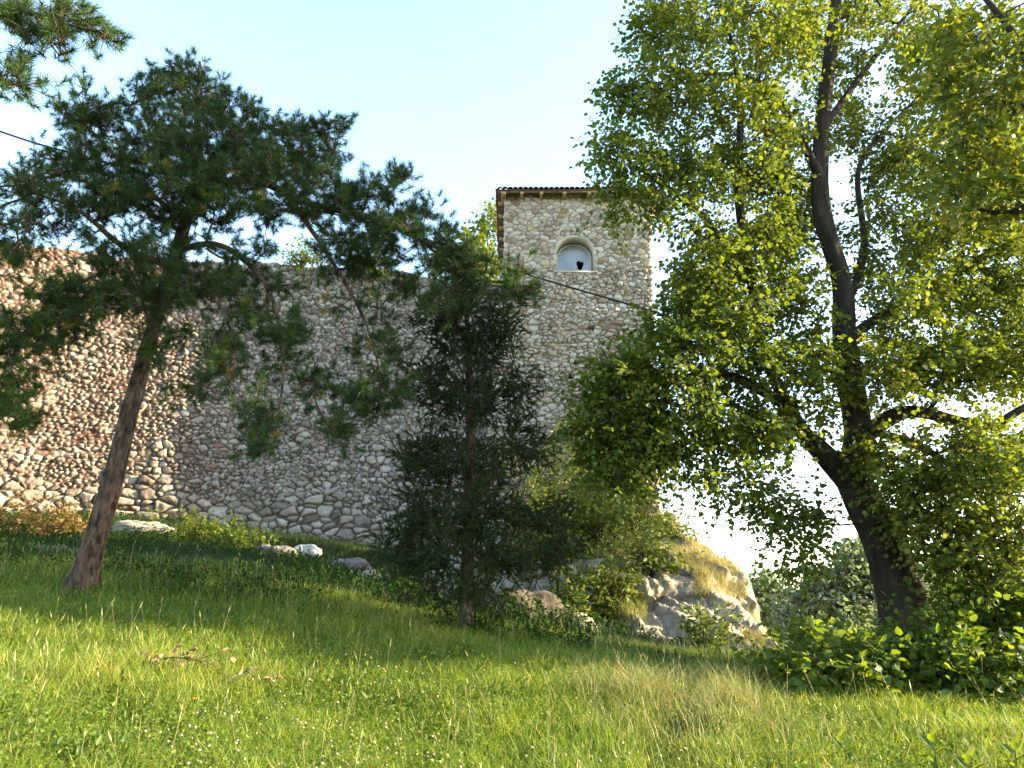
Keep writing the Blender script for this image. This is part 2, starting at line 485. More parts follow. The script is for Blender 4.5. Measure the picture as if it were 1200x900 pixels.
# ------------------------------------------------------------------ rubble masonry relief
def stones(s, z, cw, ch, seed, amp, joint_w=0.22, coarse=None):
    """Relief of an irregular rubble face: (height, per-stone tint, joint mask) at (s, z) in metres."""
    wx = 0.35 * fbm(s / (cw * 1.6), z / (ch * 1.6), 0, seed + 31, 3)
    wz = 0.55 * fbm(s / (cw * 1.6), z / (ch * 1.6), 7.3, seed + 57, 3)
    sc = 1.0 if coarse is None else coarse
    u = s / (cw * sc) + wx
    v = z / (ch * sc) + wz + 0.25 * (vnoise(s / 2.3, 0, 0, seed) - 0.5)
    iv = np.floor(v).astype(np.int64)
    f1 = np.full(u.shape, 9.0)
    f2 = np.full(u.shape, 9.0)
    cid = np.zeros(u.shape)
    lx = np.zeros(u.shape)
    lz = np.zeros(u.shape)
    for dv in (-1, 0, 1):
        row = iv + dv
        sh = _hash(row, row * 0, row * 0, seed + 3)
        uu = u + sh
        iu = np.floor(uu).astype(np.int64)
        for du in (-1, 0, 1):
            ci = iu + du
            r1 = _hash(ci, row, row * 0 + 1, seed)
            r2 = _hash(ci, row, row * 0 + 2, seed)
            r3 = _hash(ci, row, row * 0 + 3, seed)
            dx = uu - (ci + 0.5 + 0.85 * (r1 - 0.5))
            dz = v - (row + 0.5 + 0.75 * (r2 - 0.5))
            d = np.maximum(np.sqrt(dx * dx + dz * dz), 0.85 * np.maximum(np.abs(dx), np.abs(dz)) + 0.1) - 0.62 * (r3 - 0.5)
            near = d < f1
            f2 = np.where(near, f1, np.minimum(f2, d))
            cid = np.where(near, _hash(ci, row, row * 0 + 4, seed), cid)
            lx = np.where(near, dx, lx)
            lz = np.where(near, dz, lz)
            f1 = np.where(near, d, f1)
    e = f2 - f1
    jw = joint_w * (0.6 + 0.9 * vnoise(s / 0.5, z / 0.5, 0, seed + 9))
    body = sstep(0.0, jw * 1.6, e)
    r5 = (cid * 7.13) % 1.0
    r6 = (cid * 13.7) % 1.0
    h = body * (0.35 + 1.0 * r5) + body * ((r6 - 0.5) * lx * 0.9 + (r5 - 0.4) * lz * 0.8)
    h = h - 0.12 * body * np.minimum(1, (lx * lx + lz * lz) * 2.2)
    h = h + body * (0.9 * fbm(s / 0.16, z / 0.16, cid * 40, seed + 71, 4) + 0.5 * np.abs(fbm(s / 0.10, z / 0.08, cid * 40, seed + 75, 3)))
    h = amp * h + 0.10 * fbm(s / 1.7, z / 1.7, 0, seed + 91, 3)
    joint = 1 - sstep(0.25 * jw, 0.85 * jw, e)
    return h, cid, joint


# ------------------------------------------------------------------ curtain wall
wp = np.array([at(u, 620, Y)[:2] for u, Y in ((-330, 17.0), (-180, 19.6), (0, 22.0), (100, 23.05), (190, 23.8), (260, 24.2), (380, 24.55), (480, 24.8), (580, 24.95), (640, 25.0))])
wline, _ = smooth_path(np.c_[wp, np.zeros(len(wp))], np.ones(len(wp)), 0.05)
seg = np.r_[0, np.cumsum(np.linalg.norm(np.diff(wline[:, :2], axis=0), axis=1))]
S_TOT = seg[-1]
ws = np.arange(0, S_TOT, 0.03)
wx_, wy_ = np.interp(ws, seg, wline[:, 0]), np.interp(ws, seg, wline[:, 1])
tx, ty = np.gradient(wx_), np.gradient(wy_)
tl = np.hypot(tx, ty)
wnx, wny = ty / tl, -tx / tl
_tu = np.array([(-330, 300, 17.0), (-180, 300, 19.6), (0, 301, 22.0), (100, 302, 23.05), (250, 305, 24.1), (380, 309, 24.55), (480, 318, 24.8), (640, 335, 25.0)], float)
_tp = at(_tu[:, 0], _tu[:, 1], _tu[:, 2])
topz = np.interp(wx_, _tp[:, 0], _tp[:, 2])
topz = topz + 0.35 * fbm(ws / 1.6, 0, 0, 41, 4) + 0.25 * fbm(ws / 0.4, 0, 0, 43, 2)
botz = ground_z(wx_, wy_) - 0.7
nz = 300
tt = np.linspace(0, 1, nz)
WZ = botz[:, None] + (topz - botz)[:, None] * tt[None, :]
WS = np.broadcast_to(ws[:, None], WZ.shape)
hgt = WZ - botz[:, None]
h, cid, joint = stones(WS, WZ, 0.165, 0.115, 5, 0.10, 0.22 + 0.16 * sstep(-8.5, -11.5, wx_)[:, None])
hM, cM, jM = stones(WS, WZ, 0.26, 0.175, 6, 0.12, 0.20)
sel = vnoise(WS / 0.9, WZ / 0.55, 0, 88) + 0.25 * vnoise(WS / 0.3, WZ / 0.2, 0, 89) > 0.74
h, cid, joint = np.where(sel, hM, h), np.where(sel, cM, cid), np.where(sel, jM, joint)
hB, cidB, jB = stones(WS, WZ, 0.36, 0.23, 8, 0.13, 0.18)
big = sstep(0.5, 0.0, hgt - 1.15 - 0.9 * vnoise(ws / 1.3, 0, 0, 77)[:, None])
big = (big > 0.5)
h, cid, joint = np.where(big, hB, h), np.where(big, cidB, cid), np.where(big, jB, joint)
OFF = h - 0.035 * (WZ - botz[:, None]) + 0.12
WX = wx_[:, None] + wnx[:, None] * OFF
WY = wy_[:, None] + wny[:, None] * OFF
V = np.stack([WX, WY, WZ], -1).reshape(-1, 3)
ns = len(ws)
ii = np.arange(ns * nz).reshape(ns, nz)
quads = np.stack([ii[:-1, :-1], ii[1:, :-1], ii[1:, 1:], ii[:-1, 1:]], -1).reshape(-1, 4)
g = Geo()
g.add(V, [quads], tint=cid.ravel(), joint=joint.ravel())
# ragged wall top (1.3 m thick) and plain back
edge = np.stack([WX[:, -1], WY[:, -1], WZ[:, -1]], -1)
kk = np.linspace(0, 1, 12)[1:]
TX = edge[:, None, 0] - wnx[:, None] * 1.3 * kk[None, :]
TY = edge[:, None, 1] - wny[:, None] * 1.3 * kk[None, :]
ht, ct, jt = stones(np.broadcast_to(ws[:, None], TX.shape), 40 + 1.3 * np.broadcast_to(kk[None, :], TX.shape), 0.32, 0.3, 15, 0.08)
TZ = edge[:, None, 2] + ht * np.minimum(1, kk * 3)[None, :]
top = np.concatenate([edge[:, None, :], np.stack([TX, TY, TZ], -1)], 1)
bk = top[:, -1:, :].copy()
bk[:, :, 2] = botz[:, None] - 0.5
top = np.concatenate([top, bk], 1)
m_ = top.shape[1]
ii = np.arange(ns * m_).reshape(ns, m_)
quads = np.stack([ii[:-1, :-1], ii[1:, :-1], ii[1:, 1:], ii[:-1, 1:]], -1).reshape(-1, 4)
ct = np.concatenate([cid[:, -1:], ct, ct[:, -1:]], 1)
jt = np.concatenate([joint[:, -1:], jt, jt[:, -1:]], 1)
g.add(top.reshape(-1, 3), [quads], tint=ct.ravel(), joint=jt.ravel())
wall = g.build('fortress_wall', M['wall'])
tag(wall, 'long curved rubble stone curtain wall rising behind the leaning pine', 'wall')

# ------------------------------------------------------------------ tower
TY0 = 25.0
lev = [(0, 0, 0)]
zL = np.array([at(572, v, TY0)[2] for v in (760, 560, 400, 366, 356, 300, 236)])
xL = np.array([at(u, v, TY0)[0] for u, v in ((566, 760), (572, 560), (578, 400), (580, 366), (589, 356), (591, 300), (593, 236))])
xR = np.array([at(u, v, TY0)[0] for u, v in ((772, 760), (767, 560), (764, 400), (764, 366), (763, 356), (762, 300), (761, 236))])
yF = np.array([24.62, 24.72, 24.80, 24.82, 24.98, 25.0, 25.0])
TB = at(660, 760, TY0)[2]
TT = at(660, 224, TY0)[2]
troot = thing('stone_tower', ((xL[0] + xR[0]) / 2, 27.5, TB), 'square rubble stone tower with arched window and tiled eaves', 'tower')
dz = 0.026
tz = np.arange(TB, TT, dz)
XL, XR, YF = np.interp(tz, zL, xL), np.interp(tz, zL, xR), np.interp(tz, zL, yF)
XL = XL + 0.10 * fbm(tz / 0.45, 1.7, 0, 301, 3)
XR = XR + 0.10 * fbm(tz / 0.45, 9.1, 0, 302, 3)
# perimeter samples: left face (back to front), front, right face (front to back)
fr = np.linspace(0, 1, 200)
sd = np.linspace(0, 1, 60)
per_x = np.concatenate([np.zeros(60), fr, np.ones(60)])
per_y = np.concatenate([1 - sd, np.zeros(200), sd])
DEP = 5.2
nxp = np.concatenate([-np.ones(60), np.zeros(200), np.ones(60)])
nyp = np.concatenate([np.zeros(60), -np.ones(200), np.zeros(60)])
ks = 3
for c0 in (60, 260):   # blended corner normals
    for o_s in range(-ks, ks):
        i_ = c0 + o_s
        f_ = (o_s + ks + 0.5) / (2 * ks)
        a_ = (np.array([-1, 0]) if c0 == 60 else np.array([0, -1])) * (1 - f_) + (np.array([0, -1]) if c0 == 60 else np.array([1, 0])) * f_
        nxp[i_], nyp[i_] = a_ / np.linalg.norm(a_)
PX = XL[None, :] + (XR - XL)[None, :] * per_x[:, None]
PY = YF[None, :] + DEP * per_y[:, None]
dper = np.r_[0, np.cumsum(np.hypot(np.diff(per_x) * 5.2, np.diff(per_y) * DEP))]
PS = np.broadcast_to(dper[:, None], PX.shape)
PZ = np.broadcast_to(tz[None, :], PX.shape)
h1, c1, j1 = stones(PS, PZ, 0.17, 0.118, 21, 0.10, 0.22)
hM, cM, jM = stones(PS, PZ, 0.27, 0.18, 26, 0.11, 0.20)
sel = vnoise(PS / 0.8, PZ / 0.5, 0, 87) + 0.25 * vnoise(PS / 0.3, PZ / 0.2, 0, 86) > 0.76
h1, c1, j1 = np.where(sel, hM, h1), np.where(sel, cM, c1), np.where(sel, jM, j1)
h2, c2, j2 = stones(PS, PZ, 0.225, 0.155, 22, 0.065, 0.22)
zb = at(650, 318, TY0)[2]
upper = PZ > zb + 0.55 * (vnoise(PS / 0.7, 0, 0, 99) - 0.3) + 0.3 * (vnoise(PS / 0.25, PZ / 0.3, 0, 98) - 0.5)
# flush rough quoins near the right edge and bottom courses
h_, c_, j_ = np.where(upper, h2, h1), np.where(upper, c2, c1), np.where(upper, j2 * 0.8, j1)
lowz = at(650, 520, TY0)[2]
h3, c3, j3 = stones(PS, PZ, 0.30, 0.20, 23, 0.12, 0.2)
low = PZ < lowz + 0.8 * (vnoise(PS / 0.9, 0, 0, 55) - 0.5)
h_, c_, j_ = np.where(low, h3, h_), np.where(low, c3 * 0.45, c_), np.where(low, j3, j_)  # low stones kept to the browner tints, painting in shade at the foot
# putlog holes
for (u, v) in ((683, 387), (667, 427), (661, 444)):
    p = at(u, v, TY0)
    s0 = DEP + (p[0] - np.interp(p[2], zL, xL))
    hole = (np.abs(PS - s0) < 0.085) & (np.abs(PZ - p[2]) < 0.075)
    h_ = np.where(hole, -0.32, h_)
    j_ = np.where(hole, 1.0, j_)
PX2, PY2 = PX + nxp[:, None] * h_, PY + nyp[:, None] * h_
# arched window opening
wl, wr = at(652.5, 318, TY0)[0], at(696, 318, TY0)[0]
wz0, wz1 = at(675, 318.5, TY0)[2], at(675, 279, TY0)[2]
wc, wrad = (wl + wr) / 2, (wr - wl) / 2
wspring = wz1 - wrad * 0.92


def in_arch(x, z, e=0.0):
    el = ((x - wc) / (wrad + e)) ** 2 + (np.maximum(0, z - wspring) / (wrad * 0.92 + e)) ** 2
    return (el < 1) & (z > wz0 - e)


nP, nZ = PX.shape
ii = np.arange(nP * nZ).reshape(nP, nZ)
quads = np.stack([ii[:-1, :-1], ii[1:, :-1], ii[1:, 1:], ii[:-1, 1:]], -1)
cx = (PX2[:-1, :-1] + PX2[1:, 1:]) / 2
cz = (PZ[:-1, :-1] + PZ[1:, 1:]) / 2
front = ((per_y[:-1] + per_y[1:]) < 0.01)[:, None]
keep = ~(front & in_arch(cx, cz, 0.03))
g = Geo()
g.add(np.stack([PX2, PY2, PZ], -1).reshape(-1, 3), [quads[keep]], tint=c_.ravel(), joint=j_.ravel())
bx = np.array([[XL[0], YF[0] + DEP, TB], [XR[0], YF[0] + DEP, TB], [XR[-1], YF[-1] + DEP, TT], [XL[-1], YF[-1] + DEP, TT]])
g.add(bx, [np.array([[0, 1, 2, 3]])], tint=0.5, joint=0.0)
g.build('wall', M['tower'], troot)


def arch_outline(e, n=26, zb_=None):
    a = np.linspace(0, np.pi, n)
    pts = [(wc + (wrad + e) * math.cos(t), wspring + (wrad * 0.92 + e) * math.sin(t)) for t in a]
    zb_ = wz0 if zb_ is None else zb_
    return np.array([(wc + wrad + e, zb_)] + pts + [(wc - wrad - e, zb_)])


win = bpy.data.objects.new('window', None)
COL.objects.link(win)
win.parent = troot
win.location = (0, 0, 0)


def arch_solid(name, e_in, e_out, y0, y1, mat, zb_=None):
    a, b = arch_outline(e_in, zb_=zb_), arch_outline(e_out, zb_=zb_)
    n = len(a)
    wob = 0.02 * fbm(np.arange(n) * 0.7, e_out * 9, 0, 4, 2)
    rings = [np.c_[a[:, 0], np.full(n, y1), a[:, 1]], np.c_[a[:, 0], np.full(n, y0), a[:, 1]],
             np.c_[b[:, 0] + wob, np.full(n, y0) + 0.01, b[:, 1] + wob], np.c_[b[:, 0] + wob, np.full(n, y1), b[:, 1] + wob]]
    Vv = np.concatenate(rings)
    i = np.arange(n - 1)
    Q = [np.stack([k * n + i, k * n + i + 1, ((k + 1) % 4) * n + i + 1, ((k + 1) % 4) * n + i], -1) for k in range(4)]
    caps = np.array([[0, n, 2 * n, 3 * n], [n - 1, 4 * n - 1, 3 * n - 1, 2 * n - 1]])
    o = mk(name, Vv - np.array(troot.location), [np.concatenate(Q), caps], mat)
    o.parent = win
    return o


arch_solid('arch_surround', 0.0, 0.11, TY0 - 0.045, TY0 + 0.52, M['plaster'])
fo = arch_solid('frame', -0.085, -0.004, TY0 + 0.43, TY0 + 0.50, M['frame'])
sg = Geo()
box_geo(sg, (wc, TY0 + 0.16, wz0 - 0.03), (2 * wrad + 0.24, 0.5, 0.055))
so = mk('sill', np.concatenate(sg.V) - np.array(troot.location), [np.concatenate(sg.P[4])], M['plaster'])
so.parent = win
# broken pane: annular fill from the arch outline to a jagged hole low on the right
hc = at(680, 311, TY0 + 0.46)
ol = arch_outline(-0.08, 40, wz0 + 0.03)
ol = np.concatenate([ol, np.stack([np.linspace(wc - wrad + 0.08, wc + wrad - 0.08, 12)[1:-1], np.full(10, wz0 + 0.03)], -1)])
ang = np.arctan2(ol[:, 1] - hc[2], ol[:, 0] - hc[0])
order = np.argsort(ang)
ol, ang = ol[order], ang[order]
hr = 0.155 * (1 + 0.2 * np.sin(ang * 3 + 1) + 0.15 * rng.uniform(-1, 1, len(ang)))
inn = np.stack([hc[0] + hr * np.cos(ang), hc[2] + 1.15 * hr * np.sin(ang)], -1)
n = len(ol)
Vp = np.concatenate([np.c_[ol[:, 0], np.full(n, TY0 + 0.46), ol[:, 1]], np.c_[inn[:, 0], np.full(n, TY0 + 0.46), inn[:, 1]]])
i = np.arange(n)
po = mk('pane', Vp - np.array(troot.location), [np.stack([i, (i + 1) % n, n + (i + 1) % n, n + i], -1)], M['glass'])
po.parent = win
g = Geo()
box_geo(g, (wc, TY0 + 1.5, wz0 + 0.6), (2.4, 2.0, 2.4))
ro = mk('dark_room', np.concatenate(g.V) - np.array(troot.location), [np.concatenate(g.P[4])[[0, 1, 3, 4, 5]]], M['dark'])
ro.parent = win

# roof: low hipped, eaves overhang, rafter tails, tiles
ez = at(660, 222, TY0 - 0.42)[2]
ex0, ex1 = at(583, 220, TY0 - 0.42)[0], XR[-1] + 0.42
ey0, ey1 = TY0 - 0.42, TY0 + DEP + 0.42
rise = 1.35
rid = (ey1 - ey0) / 2
cxm = (ex0 + ex1) / 2
roof = bpy.data.objects.new('roof', None)
COL.objects.link(roof)
roof.parent = troot


def rbuild(g, name, mat, smooth=False):
    o = mk(name, np.concatenate(g.V) - np.array(troot.location), [np.concatenate(p) for p in g.P.values()], mat, None,
           {k: np.concatenate(a) for k, a in g.A.items()}, smooth)
    o.parent = roof
    return o


apex = np.array([cxm, (ey0 + ey1) / 2, ez + rise])
cor = np.array([[ex0, ey0, ez], [ex1, ey0, ez], [ex1, ey1, ez], [ex0, ey1, ez]])
g = Geo()   # boarding under the tiles, a solid slab
g.add(np.r_[cor, [apex], cor - [0, 0, 0.035], [apex - [0, 0, 0.035]]],
      [np.array([[0, 1, 4], [1, 2, 4], [2, 3, 4], [3, 0, 4], [6, 5, 9], [7, 6, 9], [8, 7, 9], [5, 8, 9]]), np.array([[0, 5, 6, 1], [1, 6, 7, 2], [2, 7, 8, 3], [3, 8, 5, 0]])])
rbuild(g, 'roof_boards', M['wood'])
g = Geo()   # rows of half-round tiles on the four slopes
for a_, b_ in ((0, 1), (1, 2), (2, 3), (3, 0)):
    A_, B_ = cor[a_], cor[b_]
    L_ = np.linalg.norm(B_ - A_)
    nt_ = int(L_ / 0.19)
    ed = (B_ - A_) / L_
    mid = (A_ + B_) / 2
    up = apex - mid
    for k in range(nt_):
        s_ = (k + 0.5) * L_ / nt_
        fmax = 1 - abs(s_ - L_ / 2) / (L_ / 2)
        p0 = A_ + ed * s_ - up / np.linalg.norm(up) * (0.05 + 0.03 * rng.random()) + np.array([0, 0, 0.012 + 0.012 * rng.random()])
        rows = max(1, int(np.linalg.norm(up) * fmax / 0.36))
        rr = np.linspace(0, np.linalg.norm(up) * fmax, rows + 1)
        un = up / np.linalg.norm(up)
        nn = np.cross(ed, un)
        if nn[2] < 0: nn = -nn
        th = np.linspace(0, np.pi, 7)
        for q in range(rows):
            c0_ = p0 + un * rr[q] + nn * 0.012
            c1_ = p0 + un * (rr[q + 1] + 0.05) - nn * 0.0
            arc = lambda c, r: c + ed * (np.cos(th) * r)[:, None] + nn * (np.sin(th) * r * 0.75)[:, None]
            vv = np.concatenate([arc(c0_, 0.10), arc(c1_, 0.085), arc(c0_, 0.085), arc(c1_, 0.07)])
            j = np.arange(6)
            g.add(vv, [np.concatenate([np.stack([j, j + 1, j + 8, j + 7], -1), np.stack([j + 15, j + 14, j + 21, j + 22], -1), np.stack([j + 1, j, j + 14, j + 15], -1)])])
rbuild(g, 'tiles', M['tile'])
for y_, nm in ((ey0 + 0.05, 'front'), (ey1 - 0.05, 'back')):
    g = Geo()
    box_geo(g, ((ex0 + ex1) / 2, y_ + 0.006, ez - 0.075), (ex1 - ex0 - 0.02, 0.03, 0.07))
    rbuild(g, 'fascia_board', M['wood'])
for x_ in (ex0 + 0.05, ex1 - 0.05):
    g = Geo()
    box_geo(g, (x_, (ey0 + ey1) / 2, ez - 0.075), (0.03, ey1 - ey0 - 0.14, 0.07))
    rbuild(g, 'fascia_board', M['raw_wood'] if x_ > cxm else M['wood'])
for k, u in enumerate((590, 611.5, 634.5, 661.5, 690.5, 716, 742)):
    x_ = at(u, 228, ey0)[0]
    g = Geo()
    box_geo(g, (x_, ey0 + 0.27, ez - 0.165 + 0.0), (0.125 if k else 0.19, 0.62, 0.105))
    rbuild(g, 'rafter', M['raw_wood'])
for y_ in np.linspace(ey0 + 0.75, ey1 - 0.5, 6):
    for x_ in (ex0 + 0.27, ex1 - 0.25):
        g = Geo()
        box_geo(g, (x_, y_, ez - 0.165), (0.52, 0.12, 0.105))
        rbuild(g, 'rafter', M['raw_wood'])
g = Geo()   # wall plate closing the gap under the boards
box_geo(g, ((XL[-1] + XR[-1]) / 2, TY0 + DEP / 2, (TT + ez) / 2 - 0.02), (XR[-1] - XL[-1] - 0.1, DEP - 0.1, ez - TT + 0.12))
rbuild(g, 'wall_plate', M['wood'])
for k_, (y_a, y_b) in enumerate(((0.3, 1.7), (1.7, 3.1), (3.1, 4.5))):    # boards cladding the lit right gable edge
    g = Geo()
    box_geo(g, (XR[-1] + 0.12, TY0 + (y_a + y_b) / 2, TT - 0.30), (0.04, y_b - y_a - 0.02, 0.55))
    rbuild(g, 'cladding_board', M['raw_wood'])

# ------------------------------------------------------------------ rock outcrop under the tower
rx = np.arange(-2.5, 9.0, 0.055)
ry = np.arange(12.6, 31.0, 0.055)
RX, RY = np.meshgrid(rx, ry, indexing='ij')
# silhouette ridge read off the photo: (depth, x of the right edge, height)
rp = np.array([at(u, v, Y) for u, v, Y in ((926, 796, 13.0), (908, 756, 14.4), (876, 706, 17.0), (836, 666, 19.5), (800, 648, 22.0), (775, 636, 25.0))])
edge_x = np.interp(RY, rp[:, 1], rp[:, 0])
edge_z = np.interp(RY, rp[:, 1], rp[:, 2])
nzr = fbm(RX * 0.6, RY * 0.6, 0, 61, 4)
dx_ = RX - edge_x - 0.5 * nzr
f_front = edge_z + 0.02 * np.minimum(0, dx_)
f_front = edge_z + 0.85 * (1 - np.exp(np.minimum(0, dx_) * 0.75)) * sstep(12.8, 18.0, RY) - 0.35 * np.maximum(0, 2.2 - RX)
f_right = edge_z - 2.4 * np.maximum(0, dx_) - 0.5 * np.maximum(0, dx_) ** 2
RZ = np.where(dx_ < 0, f_front, f_right)
plate = at(700, 622, 24.5)[2]
tow = sstep(21.6, 23.6, RY) * sstep(6.0, 5.0, RX) * sstep(-1.6, -0.4, RX)
RZ = RZ * (1 - tow) + np.maximum(RZ, plate + 0.15 * nzr) * tow
strat = fbm(RX * 1.1 + RY * 0.5, RY * 0.9, RZ * 1.6, 66, 5)
ridg = 1 - np.abs(2 * vnoise(RX * 1.3 + RZ * 0.9, RY * 0.5, RZ * 2.2, 67) - 1)
RZ = RZ + 0.5 * strat + 0.28 * (ridg - 0.5) - 0.35 * np.abs(fbm(RX * 2.4 + RY * .8, RY * 1.2, 0, 69, 4)) + 0.9 * fbm(RX * 0.35, RY * 0.35, 0, 68, 3) - 0.05
# sideways breaking up of the steep faces
def facets(x, y, size, seed, tilt):
    u, v = x / size, y / size
    iu, iv = np.floor(u).astype(np.int64), np.floor(v).astype(np.int64)
    best = np.full(u.shape, 9.0)
    out = np.zeros(u.shape)
    for a in (-1, 0, 1):
        for b in (-1, 0, 1):
            ci, cj = iu + a, iv + b
            k = [_hash(ci, cj, ci * 0 + q, seed) for q in range(5)]
            du, dv = u - ci - k[0], v - cj - k[1]
            d = du * du + dv * dv
            m = d < best
            best = np.where(m, d, best)
            out = np.where(m, (k[2] - 0.5) + tilt * ((k[3] - 0.5) * du + (k[4] - 0.5) * dv), out)
    return out * size


fx = RX + 0.35 * fbm(RX * 1.1, RY * 1.1, 0, 90, 3) + 0.35 * RY
fy = RY * 0.8 + 0.35 * fbm(RX * 1.1, RY * 1.1, 4, 91, 3)
RZ = RZ + 0.16 * facets(fx, fy, 0.95, 92, 2.0) + 0.22 * facets(fx, fy, 0.42, 93, 2.2) + 0.22 * facets(fx, fy, 0.2, 94, 2.0)
crag = np.abs(fbm(RX * 2.2, RY * 1.3, RZ * 3.0, 81, 5))
cr2 = np.abs(fbm(RX * 5.0, RY * 2.6, RZ * 4.0, 82, 4))
crk = np.abs(fbm(RX * 1.7 + 0.9 * RY, RY * 0.6, RZ * 1.2, 84, 3))
crk2 = np.abs(fbm(RX * 4.1 - RY, RY * 1.4, RZ * 2.5, 85, 3))
RZ = RZ - 0.18 * crag - 0.12 * cr2 + 0.1 - 0.10 * sstep(0.05, 0.0, crk) - 0.05 * sstep(0.05, 0.0, crk2) + 0.10 * fbm(RX * 5, RY * 5, RZ * 5, 83, 3)
OX = 0.45 * fbm(RX * 0.8, RY * 0.8, RZ * 2.0, 71, 5)
OY = 0.55 * fbm(RX * 0.9, RY * 0.5, RZ * 2.4, 72, 5) + 0.15 * facets(fx, RZ * 1.2, 0.5, 95, 2.0)
ii = np.arange(RX.size).reshape(RX.shape)
quads = np.stack([ii[:-1, :-1], ii[1:, :-1], ii[1:, 1:], ii[:-1, 1:]], -1)
gz_r = ground_z(RX, RY)
cover = (RZ > gz_r - 0.35)
keep = cover[:-1, :-1] | cover[1:, 1:] | cover[1:, :-1] | cover[:-1, 1:]
V = np.stack([RX + OX, RY + OY, RZ], -1).reshape(-1, 3)
q = quads[keep]
used, inv = np.unique(q.ravel(), return_inverse=True)
tag(mk('rock_outcrop', V[used], [inv.reshape(-1, 4)], M['rock']), 'sunlit pale rock outcrop sloping down from the foot of the tower', 'rock')
_rzs = np.maximum(RZ, gz_r)


def rock_z(x, y):
    i = np.clip(((np.asarray(x) - rx[0]) / 0.055).astype(int), 0, len(rx) - 1)
    j = np.clip(((np.asarray(y) - ry[0]) / 0.055).astype(int), 0, len(ry) - 1)
    inside = (np.asarray(x) > rx[0]) & (np.asarray(x) < rx[-1]) & (np.asarray(y) > ry[0]) & (np.asarray(y) < ry[-1])
    return np.where(inside, _rzs[i, j], ground_z(x, y))


def boulder(name, c, size, seed, mat, label, sink=0.3, flat=1.0):
    n, m = 72, 44
    th = np.linspace(0, 2 * np.pi, n, endpoint=False)
    ph = np.linspace(-np.pi / 2, np.pi / 2, m)
    T, P = np.meshgrid(th, ph, indexing='ij')
    d = np.stack([np.cos(T) * np.cos(P), np.sin(T) * np.cos(P), np.sin(P)], -1)
    d = np.sign(d) * np.abs(d) ** 0.8
    r = 1 - 0.5 * np.abs(fbm(d[..., 0] * 2.5, d[..., 1] * 2.5, d[..., 2] * 3.5, seed + 9, 4)) + 0.95 * fbm(d[..., 0] * 1.3, d[..., 1] * 1.3, d[..., 2] * 1.3, seed, 5) - 0.25 * np.abs(fbm(d[..., 0] * 2, d[..., 1] * 2, d[..., 2] * 3, seed + 4, 3))
    V = d * r[..., None] * np.array(size) / 2 + np.array(c) + np.array([0, 0, size[2] * (0.5 - sink)])
    i = np.arange(n * m).reshape(n, m)
    i2 = np.roll(i, -1, axis=0)
    Q = np.stack([i[:, :-1], i2[:, :-1], i2[:, 1:], i[:, 1:]], -1).reshape(-1, 4)
    return tag(mk(name, V.reshape(-1, 3), [Q], mat, smooth=True), label, 'rock', 'boulders below the wall')


boulder('boulder', on_ground(360, 632, 20.5), (0.75, 0.6, 0.55), 3, M['white_rock'], 'bright white boulder at the foot of the shaded wall', 0.25)
boulder('boulder', on_ground(322, 645, 18.5), (1.1, 0.8, 0.75), 5, M['grey_rock'], 'rounded grey boulder left of the white boulder', 0.5)
boulder('boulder', on_ground(412, 662, 18.0), (1.0, 0.8, 0.75), 9, M['grey_rock'], 'grey boulder half sunk right of the white boulder', 0.35)
boulder('boulder', on_ground(432, 672, 17.0), (0.55, 0.5, 0.45), 12, M['rock'], 'small pale stone in front of the grey sunken boulder', 0.3)
boulder('boulder', on_ground(172, 600, 19.6), (1.5, 0.7, 0.55), 14, M['rock'], 'long flat slab at the base of the sunlit wall', 0.1)
boulder('boulder', on_ground(605, 742, 13.4), (1.7, 1.2, 0.85), 21, M['hollow_shade_rock'], 'broad rock half sunk in weeds beside the slender conifer trunk', 0.3)
boulder('boulder', on_ground(660, 758, 13.6), (1.3, 1.0, 0.75), 25, M['rock'], 'small low stone between the broad sunken rock and the pale outcrop', 0.4)
boulder('boulder', on_ground(240, 630, 17.2), (0.8, 0.7, 0.45), 31, M['grey_rock'], 'small grey stone sunk in weeds below the sunlit slab', 0.6)
boulder('boulder', on_ground(55, 648, 14.5), (1.3, 0.7, 0.5), 33, M['grey_rock'], 'low flat rock in weeds left of the pine trunk', 0.55)

# ------------------------------------------------------------------ vegetation machinery
def limb_px(pts):
    a = np.array([(*at(u, v, Y), r) for u, v, Y, r in pts])
    return a[:, :3], a[:, 3]


def clump_px(clumps):
    out = []
    for u, v, Y, ru, rv, rY, n in clumps:
        d = nrm(rng.normal(size=(n, 3))) * (rng.random((n, 1)) ** 0.42)
        out.append(at(u + ru * d[:, 0], v + rv * d[:, 1], Y + rY * d[:, 2]))
    return np.concatenate(out)


def clump_xyz(clumps):
    out = []
    for x, y, z, a, b, c, n in clumps:
        d = nrm(rng.normal(size=(n, 3))) * (rng.random((n, 1)) ** 0.42)
        out.append(np.array([x, y, z]) + d * np.array([a, b, c]))
    return np.concatenate(out)


